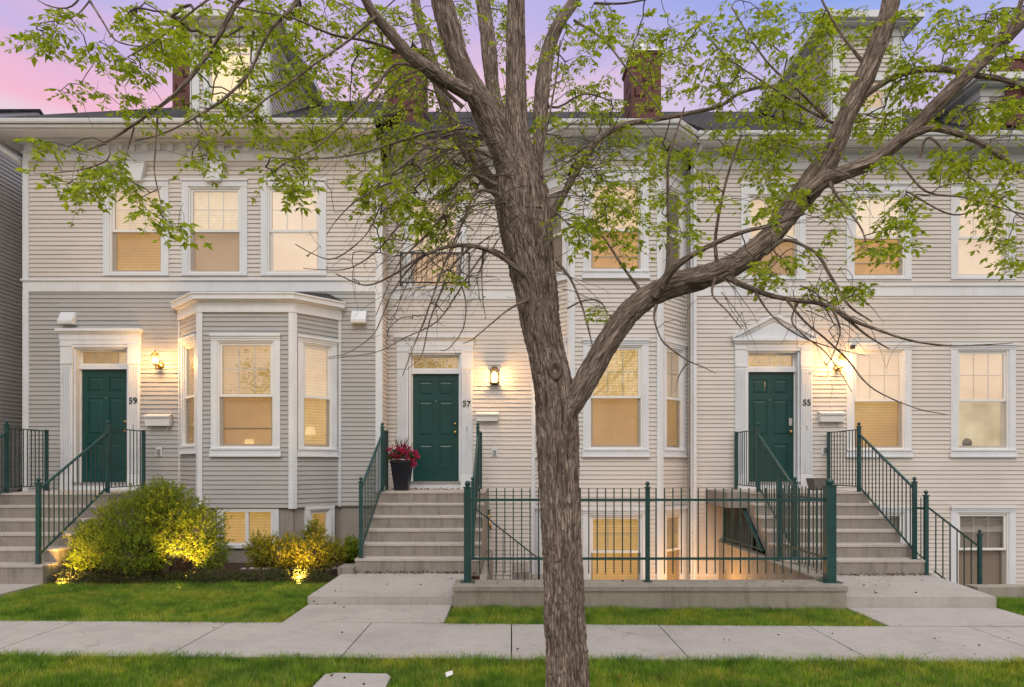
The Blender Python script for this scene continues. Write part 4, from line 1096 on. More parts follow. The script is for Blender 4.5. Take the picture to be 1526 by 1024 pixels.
bm = B(); q = P(668, 1012, 5.35); V_ = [bm.verts.new((q.x + a, 5.3 + b, .0 + c)) for a, b, c in ((-.03, .05, .01), (.03, .06, .03), (.045, -.01, .02), (-.005, -.06, .012), (-.01, 0, .035))]
bm.faces.new((V_[0], V_[1], V_[4])); bm.faces.new((V_[1], V_[2], V_[4])); bm.faces.new((V_[2], V_[3], V_[4])); bm.faces.new((V_[3], V_[0], V_[4]))
thing('paper_scrap', 'crumpled white paper scrap lying in the front grass left of the trunk', 'litter', bm, 'vinyl')
r = empty('hose_tap', 'small brass garden tap with dark valve on the wall right of the middle stairs', 'tap', (wx(729, 12.5), 12.5, .75))
q = P(729, 765, 12.5); bm = B(); tube(bm, [(q.x, 12.6, q.z), (q.x, 12.48, q.z), (q.x, 12.44, q.z - .03), (q.x, 12.43, q.z - .10)], .016, 8); tube(bm, [(q.x, 12.43, q.z - .10), (q.x + .02, 12.42, q.z - .22), (q.x + .04, 12.43, q.z - .30)], .02, 8); obj('spout', bm, 'brass', r, True)
bm = B(); lathe(bm, (q.x, 12.47, q.z + .05), [(.01, -.03), (.01, 0), (.04, .002), (.04, .015), (.01, .02)], 10); obj('handle', bm, 'iron_black', r)

# ------------------------------------------------------------------ leaf and plant helpers
rng = np.random.default_rng(11)
def unit(v): return v / np.maximum(1e-9, np.linalg.norm(v, axis=1, keepdims=True))
def leafquads(C, D, L, Wd, fold=.15):
    n = len(C); D = unit(D); rnd = rng.normal(size=(n, 3)); S_ = unit(np.cross(D, rnd)); U = np.cross(S_, D)
    L = np.broadcast_to(np.asarray(L, float).reshape(-1, 1), (n, 1)); Wd = np.broadcast_to(np.asarray(Wd, float).reshape(-1, 1), (n, 1))
    V = np.empty((n, 4, 3)); V[:, 0] = C; m = C + D * L * .45 + U * L * fold
    V[:, 1] = m + S_ * Wd / 2; V[:, 2] = C + D * L - U * L * .05; V[:, 3] = m - S_ * Wd / 2
    return V.reshape(-1, 3), np.arange(n * 4).reshape(-1, 4)
def tubes_np(segs, sides=4):
    """segs: list of (p, q, rp, rq) -> prisms"""
    p = np.array([s[0] for s in segs]); q = np.array([s[1] for s in segs]); rp = np.array([s[2] for s in segs])[:, None]; rq = np.array([s[3] for s in segs])[:, None]
    t = unit(q - p); a = np.tile([0.0, 0, 1.0], (len(p), 1)); a[np.abs(t[:, 2]) > .9] = (0, 1.0, 0)
    s = unit(np.cross(t, a)); u = np.cross(s, t); n = len(p); V = np.empty((n, 2 * sides, 3))
    for k in range(sides):
        th = 2 * math.pi * k / sides; d = s * math.cos(th) + u * math.sin(th)
        V[:, k] = p + d * rp; V[:, sides + k] = q + d * rq
    Fq = []
    for k in range(sides):
        k2 = (k + 1) % sides; Fq.append([k, k2, sides + k2, sides + k])
    Fq = (np.arange(n)[:, None, None] * 2 * sides + np.array(Fq)[None]).reshape(-1, 4)
    return V.reshape(-1, 3), Fq
def shrub(name, label, cat, blobs, n, ls, mat, base, stems=26, group=None):
    """blobs: (x,y,z,rx,ry,rz); leaves sit on short shoots radiating from the stems"""
    root = empty(name, label, cat, base, group)
    C = []; D = []; sg = []
    vol = np.array([b[3] * b[4] * b[5] for b in blobs]) ** .7; vol /= vol.sum()
    base = np.array(base)
    for b, w in zip(blobs, vol):
        k = int(n * w / 9); c = np.array(b[:3]); rr = np.array(b[3:])
        d = unit(rng.normal(size=(k, 3))); rad = rng.uniform(.25, 1.0, (k, 1)) ** .55
        wob = 1 + .16 * np.sin(d[:, :1] * 7 + b[0] * 5) * np.cos(d[:, 2:] * 6 + b[1]) + rng.normal(0, .06, (k, 1))
        tip = c + d * rr * rad * wob
        tip = tip[tip[:, 2] > base[2] + .02]
        for t in tip:
            o = unit(((t - c) / rr)[None] + np.array([[0, 0, .5]]) + rng.normal(0, .25, (1, 3)))[0]
            m = 9; s = rng.uniform(0, .09, m)[:, None]
            P0 = t - o * s + rng.normal(0, .006, (m, 3)); C.append(P0); D.append(o * .7 + rng.normal(0, .6, (m, 3)))
            if rng.random() < .22: sg.append((t - o * .16, t, .0022, .001))
        for i in range(stems):
            e = c + unit(rng.normal(size=(1, 3)))[0] * rr * .7; e[2] = max(e[2], base[2] + .1)
            s0 = base + np.array([rng.normal(0, .08), rng.normal(0, .08), 0]); s0 = s0 + (np.array([c[0], c[1], base[2]]) - s0) * rng.uniform(.2, .8)
            mid = (s0 + e) / 2 + rng.normal(0, .05, 3); sg.append((s0, mid, .008, .005)); sg.append((mid, e, .005, .002))
    C = np.vstack(C); D = np.vstack(D)
    L = rng.uniform(.7, 1.3, len(C)) * ls
    V, Fq = leafquads(C, D, L, L * .55); nobj('foliage', V, Fq, mat, root)
    V, Fq = tubes_np(sg); nobj('stems', V, Fq, 'plant_stem', root)
    return root
shrub('shrub', 'big rounded green bush lit from below in front of the left bay window', 'bush',
      [(-5.55, 9.75, .85, .60, .5, .50), (-5.0, 9.75, .98, .55, .5, .50), (-5.95, 9.65, .55, .42, .42, .38), (-4.55, 9.75, .72, .42, .42, .45), (-5.3, 9.4, .50, .75, .4, .38), (-5.15, 9.8, 1.18, .38, .38, .33), (-4.35, 9.7, .42, .30, .35, .30), (-6.1, 9.6, .3, .3, .3, .2)],
      62000, .026, 'leaf_shrub', (-5.3, 9.7, 0), 16)
shrub('shrub', 'smaller yellow-lit bush with reddish tips below the right facet of the left bay', 'bush',
      [(-3.45, 10.0, .38, .42, .35, .32), (-2.98, 9.95, .36, .42, .35, .30), (-3.75, 10.0, .40, .25, .3, .30), (-2.7, 10.1, .38, .26, .28, .26), (-3.05, 10.3, .62, .22, .2, .28)],
      24000, .026, 'leaf_spirea', (-3.2, 10.0, 0), 12)
shrub('shrub', 'small dark bush squeezed between the lit bush and the middle stairs', 'bush', [(-2.52, 10.5, .32, .17, .3, .28)], 3600, .03, 'leaf_shrub', (-2.52, 10.5, 0), 6)
bl = []
for x in np.arange(-6.3, -2.6, .21):
    t = (x + 6.3) / 3.7; bl.append((x, 9.30 + .30 * t + rng.normal(0, .05), .06, .22, .22, .13 + .04 * rng.random()))
bl += [(-6.15, 9.24, .04, .2, .12, .10)]
o = shrub('juniper', 'x', 'ground cover', bl, 30000, .020, 'leaf_juniper', (-4.5, 9.5, -.02), 3)
del o['label'], o['category']
for ch in list(o.children):
    pass
# ground cover reads as one mass: join its two meshes into one stuff object
fol = [c for c in o.children if c.name.startswith('foliage')][0]; stm = [c for c in o.children if c.name.startswith('stems')][0]
nf = len(fol.data.polygons); bmj = bmesh.new(); bmj.from_mesh(fol.data); bmj.from_mesh(stm.data); bmj.faces.ensure_lookup_table()
for f in bmj.faces[nf:]: f.material_index = 1
me = bpy.data.meshes.new('juniper_ground_cover'); bmj.to_mesh(me); bmj.free(); me.materials.append(MATS['leaf_juniper']); me.materials.append(MATS['plant_stem'])
j = bpy.data.objects.new('juniper_ground_cover', me); COL.objects.link(j); tag(j, 'dark low juniper spreading along the front of the bushes', 'ground cover', kind='stuff')
for x in (fol, stm, o): bpy.data.objects.remove(x)
# leafy weeds behind the left porch railing
shrub('shrub', 'low leafy plant at the foot of the wall behind the far left railing', 'bush', [(-8.5, 12.6, 1.28, .45, .3, .22), (-9.0, 12.8, 1.2, .4, .3, .2)], 2500, .05, 'leaf_juniper', (-8.8, 12.7, .9), 4)

def spot_light(label, x, y, z, tgt, power, size=75):
    r = empty('garden_spotlight', label, 'garden light', (x, y, z), 'garden uplights')
    bm = B(); lathe(bm, (x, y, z - .02), [(.008, -.14), (.010, 0), (.03, .005), (.034, .05), (.036, .075), (.031, .075), (.029, .052)], 12); obj('housing', bm, 'iron_black', r)
    bm = B(); lathe(bm, (x, y, z + .052), [(.028, 0), (.028, .004)], 12); obj('lens', bm, 'bulb', r)
    l = bpy.data.lights.new('spot', 'SPOT'); l.energy = power; l.color = (1.0, .54, .12); l.spot_size = R(size); l.spot_blend = .7; l.shadow_soft_size = .05
    o = bpy.data.objects.new('spot_light', l); o.location = (x, y, z + .08); o.rotation_euler = (Vector(tgt) - Vector((x, y, z))).to_track_quat('-Z', 'Y').to_euler(); COL.objects.link(o)
spot_light('garden spotlight at the left foot of the big bush', -6.14, 9.10, -.04, (-6.0, 9.8, .8), 170, 100)
spot_light('garden spotlight at the right foot of the big bush', -4.50, 9.08, -.04, (-4.62, 9.75, 1.05), 300, 80)
spot_light('garden spotlight glowing under the smaller bush', -2.98, 9.38, -.04, (-3.12, 9.98, .62), 210, 100)

# ------------------------------------------------------------------ pots
r = empty('planter', 'tall tapered dark planter standing left of the middle door', 'planter', (wx(600, 11.75), 11.75, PZ))
x, y = wx(599, 11.75), 11.75
bm = B(); a, b = .115, .175
hexa(bm, [(x - a, y - a, PZ), (x + a, y - a, PZ), (x + a, y + a, PZ), (x - a, y + a, PZ), (x - b, y - b, PZ + .50), (x + b, y - b, PZ + .50), (x + b, y + b, PZ + .50), (x - b, y + b, PZ + .50)])
obj('pot', bm, 'black_pot', r, bevel=.012)
bm = B(); box(bm, x - b - .012, x + b + .012, y - b - .012, y + b + .012, PZ + .485, PZ + .53); obj('rim', bm, 'black_pot', r, bevel=.01)
bm = B(); box(bm, x - b + .01, x + b - .01, y - b + .01, y + b - .01, PZ + .53, PZ + .537); obj('soil', bm, 'soil', r)
r = empty('flowering_plant', 'pink and red flowers with a spiky centre growing in the dark planter', 'flowers', (x, y, PZ + .53))
k = 1500; d = unit(rng.normal(size=(k, 3))); d[:, 2] = np.abs(d[:, 2]) * .9 - .25
C = np.array([x, y, PZ + .60]) + d * np.array([.25, .22, .20]) * rng.uniform(.4, 1, (k, 1))
V, Fq = leafquads(C, d + rng.normal(0, .5, (k, 3)), rng.uniform(.03, .055, k), .022); nobj('foliage', V, Fq, 'leaf_pot', r)
C = []; D = []
cen = [(.16, -.02, .03), (.21, .02, -.03), (.10, -.12, .06), (.24, -.05, .06), (.18, -.1, -.08), (.02, -.16, .10), (-.20, -.05, .12), (-.17, -.08, -.01), (-.02, -.17, -.02), (.14, -.02, .12), (.26, 0, -.0), (.04, -.05, .19), (-.05, -.1, .14), (.22, -.08, -.14), (-.1, -.15, .02), (.12, -.17, -.03)]
for c in cen:
    m = 55; dd = unit(rng.normal(size=(m, 3))); C.append(np.array([x, y, PZ + .60]) + np.array(c) + dd * .022 * rng.uniform(.2, 2.2, (m, 1))); D.append(dd)
V, Fq = leafquads(np.vstack(C), np.vstack(D), .032, .026); nobj('blossoms', V, Fq, 'petal', r)
k = 34; dd = unit(np.column_stack([rng.normal(0, .38, k), rng.normal(0, .38, k), np.full(k, 1.0)]))
V, Fq = leafquads(np.tile([x - .01, y, PZ + .60], (k, 1)), dd, rng.uniform(.3, .42, k), .016, .0); nobj('spike_leaves', V, Fq, 'leaf_juniper', r)
x, y = wx(1220, 11.9), 11.9
r = empty('planter', 'empty grey square pot behind the railing by the right door', 'planter', (x, y, PZ))
bm = B(); a, b = .12, .16; hexa(bm, [(x - a, y - a, PZ), (x + a, y - a, PZ), (x + a, y + a, PZ), (x - a, y + a, PZ), (x - b, y - b, PZ + .21), (x + b, y - b, PZ + .21), (x + b, y + b, PZ + .21), (x - b, y + b, PZ + .21)])
obj('pot', bm, 'grey_pot', r, bevel=.015)
bm = B(); box(bm, x - b + .02, x + b - .02, y - b + .02, y + b - .02, PZ + .205, PZ + .214); obj('soil', bm, 'soil', r)

# ------------------------------------------------------------------ grass and litter
def grass(name, regs, dens, h, mat, label, lean=.5):
    Cs = []
    for (x0, x1, y0, y1, fn) in regs:
        k = int((x1 - x0) * (y1 - y0) * dens); c = np.column_stack([rng.uniform(x0, x1, k), rng.uniform(y0, y1, k)])
        c = c[fn(c[:, 0], c[:, 1])] if fn else c; Cs.append(c)
    c = np.vstack(Cs); n = len(c)
    z = -.045 - .0065 * np.clip(c[:, 0], -14, 14)
    pat = np.sin(c[:, 0] * 5.1 + 1.3 * np.sin(c[:, 1] * 3.7)) * np.sin(c[:, 1] * 6.3 + 1.7 * np.sin(c[:, 0] * 2.9))
    hh = h * (1 + .28 * pat) * rng.uniform(.55, 1.25, n); w = rng.uniform(.0026, .0055, n)
    a = rng.uniform(0, 2 * math.pi, n); la = rng.uniform(0, 2 * math.pi, n); ll = hh * rng.uniform(.1, lean, n) * 1.4
    V = np.empty((n, 3, 3)); V[:, 0] = np.column_stack([c[:, 0] - np.cos(a) * w, c[:, 1] - np.sin(a) * w, z]); V[:, 1] = np.column_stack([c[:, 0] + np.cos(a) * w, c[:, 1] + np.sin(a) * w, z])
    V[:, 2] = np.column_stack([c[:, 0] + np.cos(la) * ll, c[:, 1] + np.sin(la) * ll, z + hh])
    o = nobj(name, V.reshape(-1, 3), np.arange(n * 3).reshape(-1, 3), mat, loops=3); return tag(o, label, 'grass', kind='stuff')
stone = lambda x, y: ~((x > -1.53) & (x < -.94) & (y < 5.39))
lawnL = lambda x, y: (y < 9.22 + .30 * (x + 6.3) / 3.7) & ~((x < -6.36) & (y > 7.0) & (x > -8.6))
grass('lawn_grass', [(-5.2, 5.2, 4.55, 5.80, stone), (-8.4, -2.44, 7.06, 9.65, lawnL), (-.70, 3.95, 7.06, 7.92, None), (5.78, 8.3, 7.06, 8.70, None)], 8500, .068, 'leaf_grass', 'short green lawn grass on both sides of the sidewalk')
dry = lambda x, y: stone(x, y) & (np.sin(x * 2.3 + 1) * np.sin(y * 3.1 + x) > .34 - .5 * ((np.abs(x + 1.2) < .8) & (y < 5.8)))
grass('dry_grass', [(-5.2, 5.2, 4.55, 5.80, dry), (-8.4, -2.44, 7.06, 9.5, lambda x, y: dry(x, y) & lawnL(x, y)), (-.70, 3.95, 7.06, 7.9, dry), (-.7, -.2, 7.06, 7.4, None), (3.3, 3.95, 7.06, 7.3, None)], 2600, .050, 'leaf_grass_dry', 'patches of dry straw-coloured grass in the lawn', .8)
grass('grass_edge', [(-5.2, 5.2, 5.70, 5.83, stone), (-8.3, -2.44, 7.02, 7.10, lambda x, y: lawnL(x, y)), (-.7, 3.95, 7.03, 7.1, None)], 9000, .085, 'leaf_grass', 'longer grass blades hanging over the sidewalk edges', 1.1)
def litter(name, label, regs, n):
    C = []
    for (x0, x1, y0, y1, z) in regs: C.append(np.column_stack([rng.uniform(x0, x1, n), rng.uniform(y0, y1, n), np.full(n, z) + rng.uniform(.003, .03, n)]))
    C = np.vstack(C); D = rng.normal(size=C.shape); D[:, 2] *= .25
    V, Fq = leafquads(C, D, rng.uniform(.02, .05, len(C)), .02); o = nobj(name, V, Fq, 'dead_leaf'); tag(o, label, 'leaf litter', kind='stuff')
litter('leaf_litter', 'dry brown leaves and mulch along the stair feet and in the planting bed', [(-2.25, -.5, 9.62, 9.70, .105), (4.0, 5.88, 9.48, 9.58, .10), (3.99, 4.3, 9.0, 9.55, .10), (-3.9, -2.5, 9.45, 9.75, -.02), (-6.2, -3.9, 9.1, 9.5, -.03), (-2.2, -.6, 11.9, 12.45, PZ), (-.62, -.45, 8.45, 9.3, .1)], 150)
litter('fallen_leaflets', 'scattered small leaf bits on the sidewalk, walks and grass', [(-5.5, 5.5, 5.8, 7.0, .0), (-2.4, -.75, 7.1, 9.6, .09), (4.0, 5.7, 8.0, 9.4, .09), (-.6, 3.8, 7.95, 8.35, .235), (-5.0, 5.0, 4.9, 5.75, .0)], 26)
bm = B()
for i in range(16):
    x = -4.25 + i * .11; ball(bm, (x, 10.62 + .05 * math.sin(i * 2.1), .02), .05, 7)
for v in bm.verts: v.co.z = .02 + (v.co.z - .02) * .5
o = obj('edging_stones', bm, 'concrete_walk'); tag(o, 'row of pale edging stones behind the juniper under the bay', 'edging')

# ================================================================== the tree
TD = 4.5
tree = empty('ash_tree', 'large ash tree with forked rough trunk and fresh green leaves in the grass strip', 'tree', (.37, TD, -.05))
def cr(pts, step):
    """Catmull-Rom through (x,y,z,r) control points, resampled"""
    P_ = np.array(pts, float); P_ = np.vstack([2 * P_[0] - P_[1], P_, 2 * P_[-1] - P_[-2]]); out = []
    for i in range(1, len(P_) - 2):
        a, b, c, d = P_[i - 1:i + 3]; n = max(2, int(np.linalg.norm((c - b)[:3]) / step))
        for k in range(n):
            t = k / n; out.append(.5 * ((2 * b) + (-a + c) * t + (2 * a - 5 * b + 4 * c - d) * t * t + (-a + 3 * b - 3 * c + d) * t ** 3))
    out.append(P_[-2]); return np.array(out)
NODES = []; PAR = []; NRAD = []           # skeleton for twigs to grow from
def px_chain(pts, D0, D1):
    """picture points (x, y, radius px) at a distance running D0..D1 -> world points with real radius"""
    n = len(pts); out = []
    for i, (x, y, r) in enumerate(pts):
        D = D0 + (D1 - D0) * i / (n - 1); q = P(x, y, D); out.append((q.x, q.y, q.z, r * D / F0))
    return out
def limb(name, pts, D0, D1, sides=28, amp=.10, step=.016, label=None, grow=True):
    if name == 'branch': pts = [(a, b, c * .68) for a, b, c in pts]
    c = cr(px_chain(pts, D0, D1), step); n = len(c); p = c[:, :3]; r = np.maximum(.002, c[:, 3])
    t = unit(np.gradient(p, axis=0)); u = np.array([0, -1.0, 0]); V = []; fur = []; bk = []; s = 0.0
    off = random.random() * 50
    for i in range(n):
        if i: s += np.linalg.norm(p[i] - p[i - 1])
        u = u - t[i] * u.dot(t[i]); u /= np.linalg.norm(u); w = np.cross(t[i], u)
        for k in range(sides):
            a = 2 * math.pi * k / sides; cx_, sx_ = math.cos(a), math.sin(a)
            R0 = r[i]; q = (cx_ * R0 * 60 + off + noise.noise((s * 9, cx_ * 2, sx_ * 2)) * .8, sx_ * R0 * 60, s * 5.5)
            f1 = 1 - abs(noise.noise(q)) * 2.4                     # ridges
            q2 = (cx_ * R0 * 9 + off, sx_ * R0 * 9, s * 3.2); lump = noise.noise(q2)
            q3 = (cx_ * R0 * 130, sx_ * R0 * 130 + off, s * 34); fine = noise.noise(q3)
            d = R0 * (1 + amp * .9 * lump) + min(.011, R0 * .11) * (f1 - .45) + min(.006, R0 * .05) * fine
            V.append(p[i] + (u * cx_ + w * sx_) * d); bk.append((cx_ * R0 + off, sx_ * R0, s)); fur.append(max(0.0, min(1.0, (.36 - f1) * 1.9 - fine * .6)))
    idx = np.arange(n * sides).reshape(n, sides); Fq = []
    for i in range(n - 1):
        a = idx[i]; b = idx[i + 1]; Fq.append(np.column_stack([a, np.roll(a, -1), np.roll(b, -1), b]))
    o = nobj(name, V, np.vstack(Fq), 'bark', tree, True)
    at = o.data.attributes.new('furrow', 'FLOAT', 'POINT'); at.data.foreach_set('value', np.array(fur, dtype=np.float32))
    at = o.data.attributes.new('bk', 'FLOAT_VECTOR', 'POINT'); at.data.foreach_set('vector', np.array(bk, dtype=np.float32).ravel())
    if label: o['label'] = label
    if grow:
        k0 = None; m = max(1, int(.05 / step))
        for i in range(0, n, m):
            NODES.append(p[i]); PAR.append(-1); NRAD.append(r[i])
    return p
limb('trunk', [(850, 1100, 35), (846, 1020, 31), (842, 930, 30), (838, 830, 29), (834, 740, 29), (832, 670, 30), (830, 620, 30), (824, 572, 29), (813, 522, 26.5), (805, 480, 28), (799, 430, 31), (793, 398, 34), (787, 362, 37), (781, 325, 39), (776, 290, 40), (771, 262, 35), (766, 240, 23)], 4.5, 4.5, 96, .10, .009, grow=False)
limb('limb', [(782, 330, 26), (768, 275, 22), (752, 228, 20), (738, 195, 20), (724, 165, 19), (707, 135, 16), (694, 112, 15), (682, 85, 15), (672, 50, 16), (662, 15, 16), (648, -50, 15), (630, -120, 13)], 4.5, 4.3, 56)
limb('limb', [(790, 320, 26), (781, 265, 22), (774, 220, 18.5), (770, 180, 17), (769, 130, 15), (769, 80, 14), (769, 20, 13), (770, -50, 12), (774, -130, 10)], 4.45, 4.5, 50)
limb('limb', [(792, 300, 12), (800, 245, 9), (803, 200, 9), (806, 160, 11), (811, 110, 11), (818, 70, 10), (834, 32, 9), (855, 2, 8), (885, -50, 7)], 4.65, 5.3, 28)
limb('limb', [(768, 240, 14), (755, 205, 11), (744, 175, 11), (735, 135, 10), (730, 95, 11), (727, 60, 11), (722, 20, 10.5), (712, -60, 9)], 4.65, 5.2, 30)
limb('limb', [(774, 322, 18), (748, 290, 12), (722, 262, 10.5), (697, 224, 10.5), (678, 190, 11), (662, 150, 10), (650, 112, 9), (636, 68, 8), (624, 28, 7), (612, -40, 7)], 4.6, 5.3, 30)
limb('limb', [(700, 140, 12), (668, 122, 10), (640, 103, 9.5), (608, 80, 9), (580, 48, 8), (555, 18, 7), (535, -20, 6), (510, -70, 5)], 4.3, 3.9, 20)
limb('limb', [(834, 640, 14), (846, 612, 17), (865, 580, 17.5), (885, 546, 17), (905, 512, 17), (935, 469, 17), (970, 440, 17.5), (1010, 424, 17.5), (1060, 410, 16.5), (1108, 386, 15.5), (1150, 350, 15.5), (1183, 308, 16.5), (1210, 274, 19), (1230, 245, 17), (1247, 211, 15), (1263, 170, 14), (1284, 127, 14), (1304, 78, 13.5), (1320, 34, 13), (1330, -10, 12), (1338, -80, 10)], 4.45, 4.5, 44)
limb('limb', [(1198, 292, 13), (1225, 270, 12), (1262, 256, 11), (1300, 240, 10.5), (1350, 202, 10), (1400, 152, 10), (1450, 103, 10.5), (1500, 53, 10.5), (1530, 22, 10), (1580, -35, 9), (1640, -120, 8)], 4.43, 4.2, 32)
limb('branch', [(1352, 205, 9), (1385, 192, 7), (1420, 197, 6.5), (1460, 213, 6), (1500, 240, 5.5), (1545, 280, 5)], 4.35, 4.0, 12)
limb('branch', [(1262, 165, 7), (1310, 128, 6), (1350, 108, 7), (1400, 103, 6.5), (1455, 112, 6), (1500, 120, 5.5), (1560, 145, 4)], 4.5, 4.2, 12)
limb('branch', [(1498, 55, 7), (1512, 30, 6), (1522, 0, 5), (1530, -50, 4)], 4.2, 4.2, 12)
limb('branch', [(975, 442, 12), (992, 415, 10), (1008, 396, 8.5), (1035, 378, 6), (1075, 358, 5), (1110, 345, 4.5), (1150, 335, 4), (1200, 318, 3)], 4.4, 4.0, 12)
limb('branch', [(985, 430, 6), (994, 400, 4), (996, 340, 3.6), (995, 280, 3.2), (998, 230, 2.6), (1020, 160, 1.6)], 4.35, 4.2, 10)
limb('branch', [(1070, 405, 5), (1066, 360, 3.6), (1072, 315, 3.2), (1085, 260, 2.6), (1105, 200, 1.8)], 4.45, 4.2, 10)
limb('branch', [(818, 325, 10), (840, 290, 8), (858, 256, 7.5), (888, 212, 6.5), (905, 198, 7), (935, 185, 6), (985, 177, 5), (1030, 168, 4.5), (1072, 158, 4.2), (1105, 138, 3.6), (1150, 128, 3), (1210, 128, 2)], 4.6, 5.3, 14)
limb('branch', [(1080, 412, 7), (1105, 424, 6), (1140, 438, 5.5), (1180, 447, 5), (1220, 452, 5), (1245, 462, 4.5), (1272, 478, 4), (1310, 492, 3.4), (1355, 507, 2.6), (1410, 515, 2.0), (1465, 514, 1.5), (1510, 511, .9)], 4.45, 3.9, 12)
limb('branch', [(1240, 458, 4.2), (1265, 478, 3.2), (1295, 502, 2.4), (1325, 520, 1.3)], 4.3, 4.0, 9)
limb('branch', [(1140, 378, 6), (1170, 358, 4), (1205, 370, 3.2), (1222, 384, 3.6), (1240, 415, 3.2), (1265, 455, 2.6), (1300, 480, 1.6)], 4.4, 4.1, 9)
limb('branch', [(1232, 262, 5), (1246, 290, 3), (1262, 310, 2.3), (1283, 340, 2), (1292, 365, 1.5)], 4.4, 4.1, 8)
limb('branch', [(795, 420, 10), (768, 398, 6), (742, 380, 5), (710, 368, 4.5), (680, 366, 4), (650, 373, 3.6), (618, 388, 3), (585, 410, 2.4), (545, 425, 1.8), (500, 408, 1.2)], 4.4, 4.0, 12)
limb('branch', [(420, -60, 8), (385, -20, 6.5), (352, 6, 5.5), (325, 56, 4.8), (294, 103, 4.4), (258, 143, 4), (225, 168, 3.4), (193, 190, 3), (165, 208, 2.6), (130, 224, 1.6)], 3.9, 3.8, 12)
limb('branch', [(470, -50, 6), (440, 5, 4), (400, 50, 3.5), (370, 110, 3.2), (330, 150, 3), (285, 178, 2.6), (240, 200, 2), (200, 210, 1.4)], 4.0, 3.7, 10)
def thin(pts, D0, D1, label=None): limb('branch', pts, D0, D1, 7, .02, .03)
